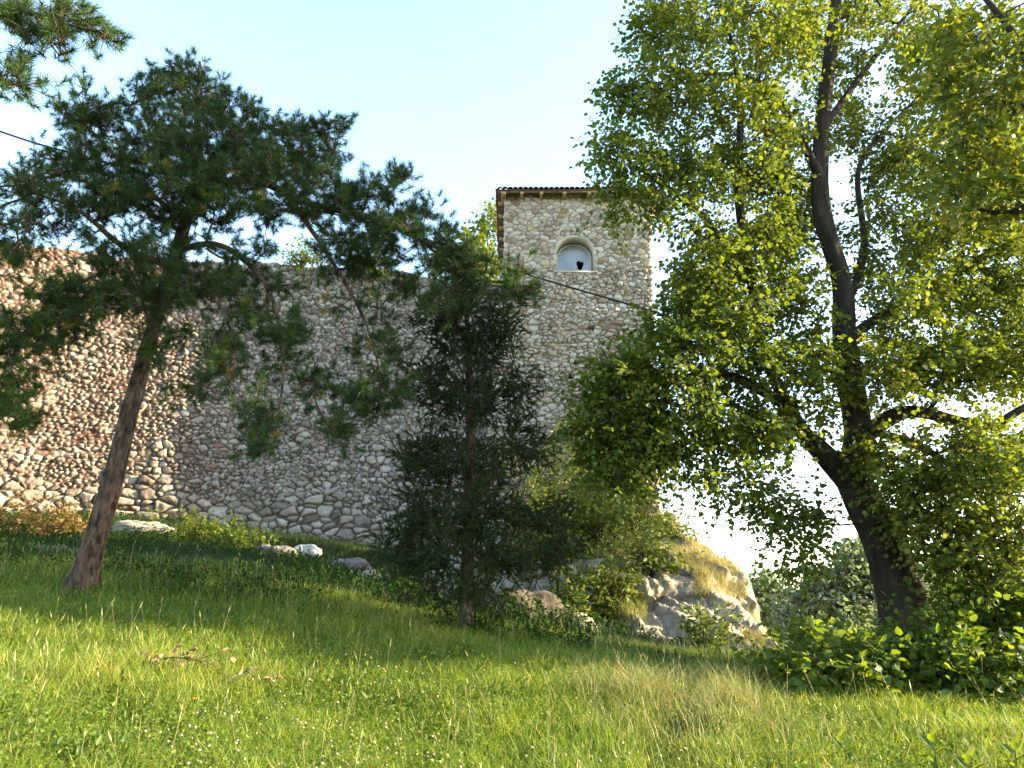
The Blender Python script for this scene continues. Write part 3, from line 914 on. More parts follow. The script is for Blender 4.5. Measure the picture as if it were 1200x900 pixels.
def grow(limbs, tips, step=0.2, bend=0.4, sag=0.0, r_tip=0.004, pw=0.45, rmax=0.06):
    """Connect every tip to the nearest suitable point of the growing skeleton; returns edges and tip directions."""
    P, D, par, lim = [], [], [], []
    for Lp, Lr in limbs:
        q, r = smooth_path(Lp, Lr, 0.12)
        d = nrm(np.gradient(q, axis=0))
        lo = 2 if len(q) < 14 else len(q) // 4
        P.append(q[lo:]); D.append(d[lo:]); lim.append(r[lo:])
    P, D, lim = np.concatenate(P), np.concatenate(D), np.concatenate(lim)
    n = len(P)
    cap = n + int(len(tips) * 14)
    pos = np.zeros((cap, 3)); dr = np.zeros((cap, 3)); pa = np.full(cap, -1)
    pos[:n], dr[:n] = P, D
    n0 = n
    dist0 = np.array([np.min(np.linalg.norm(P - t, axis=1)) for t in tips])
    tip_idx = []
    for k in np.argsort(dist0):
        v = tips[k] - pos[:n]
        L = np.linalg.norm(v, axis=1) + 1e-6
        c = (v * dr[:n]).sum(1) / L
        j = int(np.argmin(L * (1.35 - bend * c)))
        L_, v_ = L[j], v[j]
        m = int(np.clip(L_ / step, 1, 12))
        t = (np.arange(1, m + 1) / m)[:, None]
        c1 = pos[j] + nrm(dr[j] * 0.6 + v_ / L_) * L_ * 0.45
        q = (1 - t) ** 2 * pos[j] + 2 * t * (1 - t) * c1 + t * t * tips[k]
        q[:, 2] -= sag * L_ * (t[:, 0] * (1 - t[:, 0])) * 2
        if m > 1:
            q[:-1] += rng.normal(size=(m - 1, 3)) * 0.10 * L_ / m
        if n + m > cap:
            break
        prev = np.r_[[pos[j]], q[:-1]]
        pos[n:n + m] = q
        dr[n:n + m] = nrm(q - prev)
        pa[n:n + m] = np.r_[j, np.arange(n, n + m - 1)]
        n += m
        tip_idx.append(n - 1)
    cnt = np.zeros(n)
    cnt[tip_idx] = 1
    for i in range(n - 1, n0 - 1, -1):
        cnt[pa[i]] += cnt[i]
    e = np.arange(n0, n)
    rad = np.minimum(r_tip * np.maximum(cnt, 1) ** pw, rmax)
    ra = rad[e]
    par_r = np.where(pa[e] < n0, ra * 1.15, np.minimum(rad[pa[e]], ra * 1.6))
    return pos[pa[e]], pos[e], par_r, ra, pos[tip_idx], dr[tip_idx]


LEAF6 = np.array([[0, 0, 0], [0.28, -0.44, 0.08], [0.68, -0.36, 0.06], [1, 0, -0.08], [0.68, 0.36, 0.06], [0.28, 0.44, 0.08]])
LEAF6_Q = np.array([[0, 1, 2, 3], [0, 3, 4, 5]])
LOBED = np.array([[0, 0, 0], [0.05, -0.40, 0.03], [0.38, -0.24, 0.05], [0.62, -0.50, 0.02], [0.66, -0.17, 0.04], [1, 0, -0.10],
                  [0.66, 0.17, 0.04], [0.62, 0.50, 0.02], [0.38, 0.24, 0.05], [0.05, 0.40, 0.03]])
LOBED_Q = np.array([[0, 1, 2, 2], [0, 2, 4, 5], [2, 3, 4, 4], [0, 8, 9, 9], [0, 5, 6, 8], [6, 7, 8, 8]])


def leaves(g, pos, ldir, nor, size, width, tint, template='oval'):
    w = nrm(np.cross(nor, ldir))
    n_ = np.cross(ldir, w)
    tpl = LEAF6 if template == 'oval' else LOBED
    V = pos[:, None, :] + size[:, None, None] * (ldir[:, None, :] * tpl[None, :, 0:1] + width * w[:, None, :] * tpl[None, :, 1:2] + n_[:, None, :] * tpl[None, :, 2:3])
    k = len(tpl)
    b = np.arange(len(pos))[:, None, None] * k
    if template == 'oval':
        polys = [(b + LEAF6_Q[None]).reshape(-1, 4)]
    else:
        tri = LOBED_Q[[0, 2, 3, 5]][:, :3]
        polys = [(b + LOBED_Q[[1, 4]][None]).reshape(-1, 4), (b + tri[None]).reshape(-1, 3)]
    g.add(V.reshape(-1, 3), polys, tint=np.repeat(tint, k))


def sprays(g, P, D, L, K, size, width=1.0, droop=0.25, leaf_droop=0.25, flat=0.6, tint=None, template='oval', spread=1.0):
    """K leaves along each short twig, alternating left and right, lying roughly flat and hanging a little."""
    N = len(P)
    D = nrm(D)
    side = nrm(np.cross(D, np.array([0, 0, 1.0])) + 1e-6)
    tv = rng.random(N) if tint is None else tint
    for k in range(K):
        t = (k + 0.4 + 0.5 * rng.random(N)) / K
        p = P + D * (L * t)[:, None]
        p[:, 2] -= droop * L * t * t
        p = p + rng.normal(size=(N, 3)) * 0.02 * spread
        sg = 1 if k % 2 else -1
        a = np.radians(rng.uniform(25, 85, N)) * sg
        if k == K - 1:
            a *= 0.2
        ld = D * np.cos(a)[:, None] + side * np.sin(a)[:, None]
        ld[:, 2] -= leaf_droop + 0.3 * rng.normal(size=N)
        ld = nrm(ld)
        nor = nrm(np.array([0, 0, 1.0]) * flat + rng.normal(size=(N, 3)) * 0.45)
        s = size * rng.uniform(0.5, 1.3, N)
        leaves(g, p + ld * (s * 0.25)[:, None], ld, nor, s, width, np.clip(tv * 0.7 + 0.3 * rng.random(N), 0, 1), template)


def needles(g, P, D, L, K, nl, w, b0, b1, tint):
    """Bottle-brush shoots: K thin needles around each axis."""
    N = len(P)
    D = nrm(D)
    Pk, Dk = np.repeat(P, K, 0), np.repeat(D, K, 0)
    Lk = np.repeat(L, K)
    t = rng.random(N * K) ** 0.8
    b = np.radians(b1 + (b0 - b1) * t + rng.uniform(-12, 12, N * K))
    perp = nrm(np.cross(Dk, rng.normal(size=(N * K, 3))))
    nd = Dk * np.cos(b)[:, None] + perp * np.sin(b)[:, None]
    base = Pk + Dk * (Lk * t)[:, None]
    ln = nl * rng.uniform(0.7, 1.15, N * K)
    wv = nrm(np.cross(nd, rng.normal(size=(N * K, 3)))) * (w / 2)
    V = np.stack([base - wv, base + wv, base + nd * ln[:, None]], 1).reshape(-1, 3)
    g.add(V, [np.arange(N * K * 3).reshape(-1, 3)], tint=np.repeat(np.clip(np.repeat(tint, K) + 0.12 * rng.normal(size=N * K), 0, 1), 3))


def out_dirs(tip_d, n, up=0.25, rand=0.7):
    d = np.repeat(tip_d, n, 0) * 0.8 + rng.normal(size=(len(tip_d) * n, 3)) * rand
    d[:, 2] += up
    return nrm(d)


def tree(name, label, cat, base, limbs, tips, bark, sides=14, rough=0.35, flare=0.35, group=None, growk=None, twig=None, trunk_n=1):
    root = thing(name, base, label, cat, group)
    g = Geo()
    for k, (Lp, Lr) in enumerate(limbs):
        q, r = smooth_path(Lp, Lr, 0.045 if k < 3 else 0.08)
        tube(g, q, r, sides * 2 if k < 3 else 8, rough, 3 + k * 7, flare if k == 0 else 0)
    A, B, ra, rb, tp, td = grow(limbs, tips, **(growk or {}))
    prisms(g, A, B, ra, rb)
    WOOD[root.name] = (g, bark)
    return root, tp, td


WOOD = {}


def finish_wood(root, A, B, ra, rb):
    """Adds the finest twigs and links trunk, limbs and twigs as the tree's one wooden part."""
    g, bark = WOOD.pop(root.name)
    if A is not None:
        prisms(g, A, B, np.full(len(A), ra), np.full(len(A), rb), 3)
    g.build('trunk', bark, root, smooth=True)


# ------------------------------------------------------------------ broad-leaved tree on the right
limbs = [limb_px(p) for p in (
    [(1070, 775, 11.5, .43), (1063, 735, 11.5, .39), (1053, 690, 11.5, .35), (1036, 635, 11.5, .31), (1012, 590, 11.5, .28), (995, 553, 11.5, .26), (985, 530, 11.5, .30)],
    [(1000, 572, 11.5, .26), (1006, 530, 11.5, .25), (1004, 490, 11.5, .22), (990, 400, 11.5, .19), (986, 330, 11.5, .16), (962, 240, 11.3, .15), (965, 130, 11.2, .13), (979, 10, 11, .105), (985, -120, 11, .05), (985, -220, 11, .02)],
    [(1000, 568, 11.5, .22), (962, 528, 11.4, .16), (932, 492, 11.3, .11), (895, 410, 11.3, .08), (879, 320, 11.0, .075), (866, 230, 10.8, .075), (867, 120, 10.8, .05), (850, 10, 10.6, .02)],
    [(1006, 515, 11.5, .16), (1060, 483, 11.3, .105), (1120, 493, 11.0, .085), (1160, 501, 10.8, .075), (1200, 478, 10.6, .06), (1280, 440, 10.4, .05), (1340, 380, 10.3, .02)],
    [(989, 370, 11.5, .09), (1012, 290, 11.8, .06), (1006, 200, 12, .048), (1040, 150, 12.2, .04), (1070, 120, 12.4, .03), (1120, 60, 12.6, .02)],
    [(962, 210, 11.2, .08), (920, 130, 11, .06), (880, 92, 10.9, .05), (820, 88, 10.7, .03), (770, 100, 10.6, .012)],
    [(932, 480, 11.0, .10), (850, 440, 10.5, .075), (770, 450, 10.2, .045), (700, 470, 10, .015)],
    [(879, 330, 10.8, .07), (820, 250, 10.6, .05), (760, 205, 10.4, .03), (710, 170, 10.3, .01)],
    [(989, 400, 11.5, .10), (1080, 340, 12, .07), (1150, 300, 12.4, .05), (1230, 270, 12.6, .02)],
    [(1008, 500, 11.4, .08), (1090, 530, 10.6, .055), (1160, 590, 10.3, .02)],
    [(964, 150, 11.2, .07), (1030, 60, 11.6, .05), (1090, -20, 12, .02)],
)]
C = [
    (775, 30, 10.6, 40, 40, 1.0, 18), (850, 25, 10.8, 75, 55, 1.6, 42), (925, 25, 10.6, 45, 60, 1.4, 22), (960, 25, 12.6, 75, 65, 1.2, 34), (1050, 35, 11.6, 80, 65, 2, 38), (1140, 50, 12, 70, 60, 2, 30), (1220, 80, 12, 60, 60, 2, 18),
    (750, 105, 10.4, 34, 30, .8, 16), (815, 115, 10.7, 65, 45, 1.3, 28), (900, 130, 10.9, 55, 55, 1.8, 30), (1000, 130, 12.6, 55, 55, 1.1, 22), (1090, 190, 12, 60, 45, 1.8, 26), (1180, 190, 12, 60, 50, 1.8, 26),
    (712, 170, 10.3, 18, 20, .5, 8), (750, 195, 10.3, 36, 18, .6, 11), (722, 238, 10.2, 9, 18, .3, 4), (805, 205, 10.5, 55, 40, 1.1, 24), (875, 210, 10.8, 50, 45, 1.6, 26), (925, 255, 12.4, 45, 40, 1.0, 20), (905, 260, 10.5, 24, 34, .7, 10),
    (790, 245, 10.3, 22, 14, .5, 5), (838, 285, 10.4, 42, 28, 1, 20), (812, 335, 10.3, 22, 26, .7, 14), (840, 330, 11, 40, 40, 1, 18), (860, 360, 10.6, 50, 35, 1.4, 22), (925, 340, 11.0, 34, 40, 1.3, 18),
    (800, 390, 10.2, 46, 26, 1, 26), (735, 435, 10, 34, 20, .8, 20), (698, 480, 9.9, 24, 30, .7, 20), (722, 535, 10, 34, 32, .7, 22), (760, 520, 10.1, 30, 26, .7, 14), (755, 480, 10.1, 45, 40, .9, 20),
    (810, 445, 10.2, 55, 45, 1.2, 30), (880, 425, 10.6, 55, 45, 1.4, 28), (950, 430, 11, 45, 45, 1.6, 22), (850, 495, 10.5, 55, 22, 1, 18), (915, 500, 10.8, 45, 30, 1.1, 16),
    (800, 520, 10.2, 30, 14, .5, 6), (850, 560, 10.3, 50, 16, .6, 9), (905, 585, 10.4, 30, 14, .5, 5), (918, 620, 10.5, 22, 9, .4, 3), (940, 655, 10.5, 24, 12, .4, 4), (955, 600, 10.9, 22, 18, .5, 7),
    (1040, 525, 10.9, 18, 16, .4, 4), (1060, 545, 10.6, 45, 38, 1, 22), (1120, 545, 10.4, 45, 40, 1.4, 36), (1180, 545, 10.3, 45, 45, 1.4, 36), (1090, 610, 10.4, 35, 35, .8, 16), (1150, 630, 10.3, 45, 40, 1, 24), (1200, 640, 10.3, 40, 50, 1, 22), (1120, 665, 10.3, 30, 22, .6, 9), (1180, 690, 10.3, 35, 25, .7, 10), (1050, 600, 10.6, 12, 12, .3, 3),
    (1050, 435, 11.2, 50, 40, 1.8, 36), (1120, 420, 11.4, 50, 45, 2.0, 40), (1190, 410, 11.6, 50, 50, 2.0, 40), (1060, 350, 11.8, 50, 45, 2.0, 38), (1130, 330, 12, 55, 45, 2.2, 42), (1200, 330, 12.2, 50, 50, 2.2, 38), (1080, 265, 12.2, 55, 40, 2.0, 36), (1160, 250, 12.2, 50, 45, 2.0, 36), (1040, 190, 12.4, 50, 50, 1.6, 24), (1100, 120, 12.4, 60, 50, 2, 34), (1200, 130, 12.4, 60, 60, 2, 30), (930, 200, 12.2, 50, 60, 1, 20), (900, 300, 12, 50, 50, 1, 18), (1020, 280, 12.4, 40, 40, 1, 14),
    (1270, 420, 11.5, 60, 90, 2, 26), (1270, 560, 10.8, 50, 70, 1.5, 20), (1290, 250, 12, 60, 80, 2, 20), (900, -80, 11, 90, 50, 2, 26), (1010, -100, 11, 90, 60, 2, 28), (800, -60, 10.7, 60, 40, 1.5, 12), (1110, -60, 12, 90, 60, 2, 22), (985, -210, 11, 80, 50, 1.8, 18),
]
tips = clump_px(C)
base = on_ground(1070, 775, 11.5)
lime, tp, td = tree('broadleaf_tree', 'tall broad-leaved tree with dark leaning trunk over the bright bushes', 'tree', base, limbs, tips, M['lime_bark'], 18, 0.30, 0.35, growk=dict(r_tip=0.0045, rmax=0.05), twig=M['twig'])
n_sp = 10
P_ = np.repeat(tp, n_sp, 0) + rng.normal(size=(len(tp) * n_sp, 3)) * 0.13
D_ = out_dirs(td, n_sp, -0.05, 0.65)
Ls = rng.uniform(0.28, 0.5, len(P_))
cl = fbm(P_[:, 0] * 0.8, P_[:, 1] * 0.8, P_[:, 2] * 0.8, 123, 3) * 1.1 + 0.42
g = Geo()
sprays(g, P_, D_, Ls, 11, 0.073, 0.95, 0.25, 0.35, 0.7, np.clip(cl + 0.15 * rng.normal(size=len(P_)), 0, 1))
finish_wood(lime, np.repeat(tp, n_sp, 0), P_ + D_ * Ls[:, None] * 0.8, .003, .0015)
g.build('crown', M['lime_leaf'], lime)

# ------------------------------------------------------------------ pine on the left
limbs = [limb_px(p) for p in (
    [(92, 705, 10.5, .19), (108, 640, 10.5, .155), (131, 565, 10.5, .138), (152, 480, 10.55, .125), (168, 425, 10.6, .115), (190, 350, 10.6, .11), (213, 275, 10.6, .095), (233, 200, 10.7, .07), (231, 130, 10.7, .05), (234, 72, 10.7, .015)],
    [(222, 240, 10.6, .08), (262, 215, 10.4, .07), (305, 213, 10.2, .062), (360, 238, 9.9, .052), (440, 257, 9.7, .04), (505, 287, 9.6, .028), (565, 312, 9.5, .01)],
    [(490, 280, 9.65, .022), (550, 322, 9.6, .018), (628, 338, 9.5, .008)],
    [(335, 226, 10.0, .04), (385, 300, 9.9, .032), (425, 370, 9.8, .024), (447, 440, 9.7, .01)],
    [(208, 292, 10.6, .06), (260, 288, 10.1, .045), (312, 335, 9.7, .034), (332, 420, 9.4, .022), (322, 515, 9.3, .008)],
    [(203, 308, 10.6, .065), (172, 303, 10.3, .055), (136, 283, 10.0, .042), (90, 245, 9.7, .03), (25, 222, 9.5, .012)],
    [(192, 345, 10.6, .055), (142, 335, 10.1, .045), (72, 362, 9.6, .03), (-5, 412, 9.3, .012)],
    [(216, 262, 10.6, .05), (155, 205, 10.4, .035), (105, 152, 10.2, .022), (63, 126, 10.1, .008)],
    [(233, 196, 10.7, .045), (300, 152, 10.5, .03), (350, 158, 10.4, .02), (402, 147, 10.2, .007)],
    [(222, 245, 10.6, .05), (260, 205, 12, .035), (330, 190, 13, .01)],
    [(213, 272, 10.6, .05), (120, 220, 12.2, .035), (40, 200, 13.2, .01)],
    [(200, 315, 10.6, .045), (240, 330, 9.8, .035), (275, 400, 9.4, .02), (272, 440, 9.2, .008)],
)]
C = [
    (212, 98, 10.7, 42, 26, .7, 22), (165, 112, 10.5, 34, 20, .6, 11), (258, 125, 10.7, 48, 30, .8, 24), (112, 140, 10.4, 48, 26, .7, 16), (70, 128, 10.2, 12, 10, .3, 3), (95, 105, 10.2, 10, 8, .3, 2),
    (305, 165, 10.5, 52, 30, .9, 24), (355, 162, 10.3, 30, 18, .5, 9), (398, 148, 10.2, 12, 8, .3, 3), (185, 168, 10.5, 58, 32, 1.0, 28), (105, 182, 10.3, 50, 28, .8, 17), (55, 190, 10, 28, 22, .5, 8), (22, 222, 9.8, 40, 32, .7, 15),
    (60, 262, 9.8, 58, 22, .8, 14), (15, 295, 9.6, 40, 22, .7, 10), (120, 232, 10, 45, 16, .7, 8), (235, 218, 10.2, 50, 22, .9, 14), (345, 205, 10.2, 45, 20, .8, 12), (330, 245, 10.0, 58, 24, .9, 20), (420, 232, 9.8, 46, 26, .7, 18), (462, 214, 9.7, 18, 13, .4, 6), (470, 268, 9.6, 45, 26, .7, 17),
    (520, 298, 9.6, 42, 22, .6, 14), (400, 290, 9.8, 45, 20, .7, 11), (562, 328, 9.5, 34, 16, .4, 8), (606, 340, 9.5, 24, 9, .3, 6), (530, 350, 9.6, 34, 18, .4, 8), (480, 330, 9.7, 34, 16, .4, 5),
    (160, 350, 10.0, 48, 20, .7, 9), (60, 345, 9.6, 50, 20, .6, 10), (18, 392, 9.3, 32, 22, .6, 8), (8, 455, 9.2, 24, 24, .4, 7), (88, 395, 9.6, 36, 16, .5, 5), (188, 398, 9.9, 36, 22, .6, 8), (245, 335, 10, 38, 20, .6, 7), (290, 375, 9.7, 36, 26, .6, 9), (265, 425, 9.5, 30, 24, .5, 7),
    (330, 410, 9.5, 30, 30, .5, 7), (318, 485, 9.3, 32, 26, .4, 9), (300, 528, 9.2, 18, 10, .3, 3), (225, 455, 9.5, 24, 20, .4, 4), (428, 465, 9.6, 38, 24, .5, 10), (400, 505, 9.5, 28, 14, .4, 5), (365, 450, 9.6, 24, 18, .4, 4), (460, 425, 9.7, 24, 20, .4, 4),
    (226, 150, 10.0, 40, 30, .5, 18), (205, 205, 9.9, 40, 26, .5, 18), (245, 250, 9.8, 34, 20, .4, 10), (150, 235, 10, 45, 24, .6, 14), (290, 200, 9.9, 50, 26, .6, 18), (375, 185, 10.1, 24, 20, .5, 9), (185, 305, 9.9, 40, 20, .5, 9), (130, 300, 9.8, 40, 18, .5, 8), (215, 345, 9.8, 30, 16, .4, 6),
    (260, 190, 12, 60, 30, 1.2, 14), (330, 185, 12.8, 40, 22, .8, 8), (120, 200, 12.4, 60, 30, 1, 12), (30, 415, 9.3, 34, 26, .5, 10), (20, 480, 9.2, 26, 18, .4, 7), (75, 375, 9.5, 40, 20, .5, 9), (115, 345, 9.8, 40, 16, .5, 8), (440, 300, 9.7, 40, 20, .5, 8), (450, 455, 9.6, 26, 20, .4, 7), (-40, 260, 9.8, 50, 60, 1, 14), (-40, 400, 9.4, 40, 60, .8, 10),
]
tips = clump_px(C)
base = on_ground(92, 700, 10.5)
tips = np.concatenate([tips] + [smooth_path(Lp, Lr, 0.05)[0][rng.integers(int(Lp.shape[0]), max(Lp.shape[0] + 1, int(np.linalg.norm(np.diff(Lp, axis=0), axis=1).sum() / 0.06)), int(6 * np.linalg.norm(np.diff(Lp, axis=0), axis=1).sum()))] + rng.normal(size=(int(6 * np.linalg.norm(np.diff(Lp, axis=0), axis=1).sum()), 3)) * 0.16 + [0, 0, .08] for Lp, Lr in limbs[1:]])
pine, tp, td = tree('pine_tree', 'dark green pine with leaning reddish trunk before the stone wall', 'pine', base, limbs, tips, M['pine_bark'], 24, 0.42, 0.35, growk=dict(step=0.16, r_tip=0.006, rmax=0.03, sag=0.12), twig=M['twig'])


def pine_crown(root, tp, td, per=8):
    P_ = np.repeat(tp, per, 0)
    D_ = out_dirs(td, per, 0.32, 0.62)
    P_ = P_ + rng.normal(size=P_.shape) * 0.10
    L_ = rng.uniform(0.07, 0.17, len(P_))
    tn = np.clip(0.40 + 0.9 * fbm(P_[:, 0] * 1.3, P_[:, 1] * 1.3, P_[:, 2] * 1.3, 5, 3) + 0.1 * rng.normal(size=len(P_)), 0, 0.88)
    tn = np.where(rng.random(len(P_)) < 0.012, 1.0, tn)
    g = Geo()
    needles(g, P_, D_, L_, 72, 0.12, 0.0065, 22, 85, tn)
    g.build('crown', M['pine_needle'], root)
    finish_wood(root, np.repeat(tp, per, 0), P_ + D_ * L_[:, None], .006, .003)


pine_crown(pine, tp, td)

# pine standing outside the left edge, one bough reaching in at the top corner
limbs = [limb_px(p) for p in (
    [(-330, 880, 6.6, .24), (-310, 600, 6.6, .2), (-290, 300, 6.6, .16), (-280, 60, 6.6, .12), (-280, -140, 6.6, .06), (-280, -280, 6.6, .02)],
    [(-285, 100, 6.6, .06), (-120, 20, 6.5, .045), (-20, 5, 6.4, .032), (45, 18, 6.3, .024), (85, 30, 6.3, .016), (128, 40, 6.3, .006)],
    [(40, 16, 6.3, .016), (55, 45, 6.3, .012), (70, 66, 6.3, .005)],
    [(-288, 200, 6.6, .05), (-120, 130, 6.5, .03), (-30, 95, 6.4, .018), (28, 103, 6.3, .006)],
)]
tips = clump_px([(20, 15, 6.35, 40, 16, .3, 12), (75, 22, 6.3, 32, 12, .3, 10), (118, 35, 6.3, 18, 8, .2, 5), (66, 55, 6.3, 12, 12, .2, 4), (35, 42, 6.3, 14, 9, .2, 3), (8, 88, 6.3, 22, 10, .3, 6), (24, 104, 6.3, 10, 8, .2, 3),
                 (-90, 40, 6.5, 70, 50, .6, 24), (-200, 0, 6.6, 90, 90, .9, 40), (-300, -100, 6.6, 100, 100, 1, 40), (-100, 140, 6.5, 60, 30, .5, 14), (-380, 80, 6.6, 90, 80, 1, 26)])
base = on_ground(-330, 880, 6.6)
pine2, tp, td = tree('pine_tree', 'pine bough reaching into the sky at the upper corner', 'pine', base, limbs, tips, M['pine_bark'], 14, 0.28, 0.25, growk=dict(step=0.14, r_tip=0.005, rmax=0.03), twig=M['twig'])
pine_crown(pine2, tp, td, 5)

# ------------------------------------------------------------------ slender conifer in the middle
limbs = [limb_px(p) for p in (
    [(544, 756, 11, .115), (547, 690, 11, .095), (549, 600, 11, .085), (551, 510, 11, .07), (550, 430, 11, .055), (547, 370, 11, .035), (545, 325, 11, .012)],
)]
C = [
    (548, 690, 11, 70, 16, .9, 16), (498, 655, 11, 45, 24, .9, 20), (605, 650, 11, 55, 24, .9, 24), (550, 618, 11, 70, 34, 1.1, 40), (485, 605, 11, 35, 26, .8, 14), (628, 605, 11, 38, 26, .8, 16),
    (555, 545, 11, 60, 42, 1.0, 42), (496, 535, 11, 28, 34, .7, 14), (614, 528, 11, 32, 34, .7, 16), (556, 465, 11, 52, 42, .9, 38), (504, 450, 11, 24, 28, .6, 10), (610, 450, 11, 26, 30, .6, 10),
    (550, 400, 11, 48, 30, .8, 30), (575, 372, 10.9, 40, 22, .5, 14), (522, 375, 10.9, 34, 22, .5, 12), (548, 345, 11, 26, 20, .5, 9), (470, 640, 11, 22, 16, .5, 6), (655, 645, 11, 20, 16, .5, 6),
]
tips = clump_px(C)
base = on_ground(544, 750, 11)
jun, tp, td = tree('conifer_tree', 'slender dark feathery conifer standing in front of the tower corner', 'conifer', base, limbs, tips, M['pine_bark'], 12, 0.3, 0.3, growk=dict(step=0.14, r_tip=0.004, rmax=0.022, sag=0.1), twig=M['twig'])
per = 13
P_ = np.repeat(tp, per, 0) + rng.normal(size=(len(tp) * per, 3)) * 0.10
D_ = out_dirs(td, per, 0.10, 0.8)
L_ = rng.uniform(0.14, 0.34, len(P_))
tn = np.clip(0.4 + 0.8 * fbm(P_[:, 0], P_[:, 1], P_[:, 2], 8, 3) + 0.12 * rng.normal(size=len(P_)), 0, 1)
g = Geo()
needles(g, P_, D_, L_, 46, 0.05, 0.013, 25, 55, tn)
g.build('crown', M['juniper_leaf'], jun)
finish_wood(jun, P_, P_ + D_ * L_[:, None], .004, .002)


# ------------------------------------------------------------------ further trees
def simple_tree(name, label, u, Y, base_v, clumps, mat, leaf, K, per, Lr, r0, group=None, lean=0, flat=0.5):
    p0 = at(u, base_v, Y)
    gz = float(ground_z(p0[0], Y)) - 0.15
    topc = min(c[1] - c[3] * 0.2 for c in clumps)
    cz = at(np.mean([c[0] for c in clumps]), topc, Y)
    b = np.array([p0[0], Y, gz])
    mid = b * 0.5 + cz * 0.5 + np.array([0.15 * r0 * 10, 0, 0])
    limbs = [(np.array([b, mid, cz]), np.array([r0, r0 * 0.65, r0 * 0.12]))]
    for c in clumps[:7]:
        e = at(c[0], c[1], c[2])
        s = b * 0.45 + cz * 0.55 + (e - cz) * 0.05
        s[2] = min(s[2], e[2] - 0.3)
        tk = np.clip((s[2] - b[2]) / max(cz[2] - b[2], .1), 0.1, 0.95)
        s = b * (1 - tk) + cz * tk + (mid - (b + cz) / 2) * (1 - (2 * tk - 1) ** 2)
        limbs.append((np.array([s, (s + e) / 2 + [0, 0, 0.1], e]), np.array([r0 * .45, r0 * .3, r0 * .08])))
    tips = clump_px(clumps)
    root, tp, td = tree(name, label, 'tree', b, limbs, tips, M['lime_bark'], 10, 0.2, 0.2, group, dict(step=Lr, r_tip=0.008 * (Y / 25), rmax=r0 * .4), M['twig'])
    P_ = np.repeat(tp, per, 0) + rng.normal(size=(len(tp) * per, 3)) * Lr * 0.4
    D_ = out_dirs(td, per, 0.1, 0.8)
    Ls = rng.uniform(0.7, 1.2, len(P_)) * Lr
    cl = fbm(P_[:, 0] * 0.6, P_[:, 1] * 0.6, P_[:, 2] * 0.6, 9, 3) * 1.0 + 0.45
    g = Geo()
    sprays(g, P_, D_, Ls, K, leaf, 0.9, 0.2, 0.2, flat, np.clip(cl + 0.12 * rng.normal(size=len(P_)), 0, 1))
    g.build('crown', mat, root)
    finish_wood(root, None, None, 0, 0)
    return root


simple_tree('broadleaf_tree', 'yellow-green tree rising behind the wall at the left side of the tower', 560, 33, 500,
            [(572, 262, 33, 14, 22, .8, 22), (555, 290, 33, 26, 26, 1.1, 42), (540, 318, 33, 26, 26, 1.1, 40), (575, 320, 33, 24, 30, 1.1, 36), (585, 350, 33, 18, 26, 1, 20), (560, 370, 33, 34, 30, 1.2, 30)], M['yellow_leaf'], 0.17, 9, 4, 0.5, 0.16)
FG = 'trees on the slope below the fortress'
simple_tree('broadleaf_tree', 'small haze-paled tree rising just beyond the sunlit rock', 895, 34, 800, [(895, 690, 34, 26, 20, 1.4, 40), (885, 715, 34, 30, 22, 1.4, 36), (915, 715, 34, 24, 24, 1.2, 30)], M['haze_pale_leaf'], 0.17, 9, 5, 0.5, 0.16, FG)
simple_tree('broadleaf_tree', 'wide haze-paled blue-green tree filling the gap left of the dark trunk', 985, 30, 850, [(975, 690, 30, 48, 30, 1.8, 80), (1015, 680, 30, 42, 36, 1.8, 80), (950, 730, 30, 45, 30, 1.6, 60), (1000, 735, 30, 55, 34, 1.8, 80), (1010, 655, 30, 28, 20, 1.2, 26)], M['haze_pale_leaf'], 0.18, 9, 5, 0.5, 0.2, FG)
simple_tree('broadleaf_tree', 'rounded green tree showing right of the dark trunk', 1090, 32, 850, [(1090, 700, 32, 32, 30, 1.6, 60), (1070, 730, 32, 45, 34, 1.6, 60), (1105, 740, 32, 35, 26, 1.4, 40)], M['haze_pale_leaf'], 0.18, 9, 5, 0.5, 0.18, FG)
simple_tree('broadleaf_tree', 'low dark tree at the right edge behind the bushes', 1180, 30, 850, [(1175, 745, 30, 40, 24, 1.5, 50), (1220, 735, 30, 40, 30, 1.5, 40), (1150, 765, 30, 40, 22, 1.5, 36)], M['haze_pale_leaf'], 0.18, 9, 5, 0.5, 0.18, FG)
simple_tree('broadleaf_tree', 'bushy low tree at the foot of the sunlit rock', 930, 20, 880, [(955, 760, 20, 26, 20, 1.1, 40), (980, 765, 20, 36, 26, 1.1, 55), (1005, 770, 20, 40, 24, 1.1, 50)], M['haze_pale_leaf'], 0.13, 9, 5, 0.34, 0.1, FG)

simple_tree('broadleaf_tree', 'unseen tall tree added outside the right edge to shade the slope', 1420, 17.5, 900,  # added out of view; crown placed so its shadow covers the slope
            [(1400, 330, 17.2, 90, 60, 2.4, 70), (1460, 380, 17.5, 90, 50, 2.4, 60), (1400, 260, 17.2, 80, 50, 2, 50), (1350, 380, 17, 40, 40, 2, 36), (1480, 280, 17.5, 80, 60, 2.2, 50)], M['haze_pale_leaf'], 0.16, 9, 5, 0.5, 0.2)

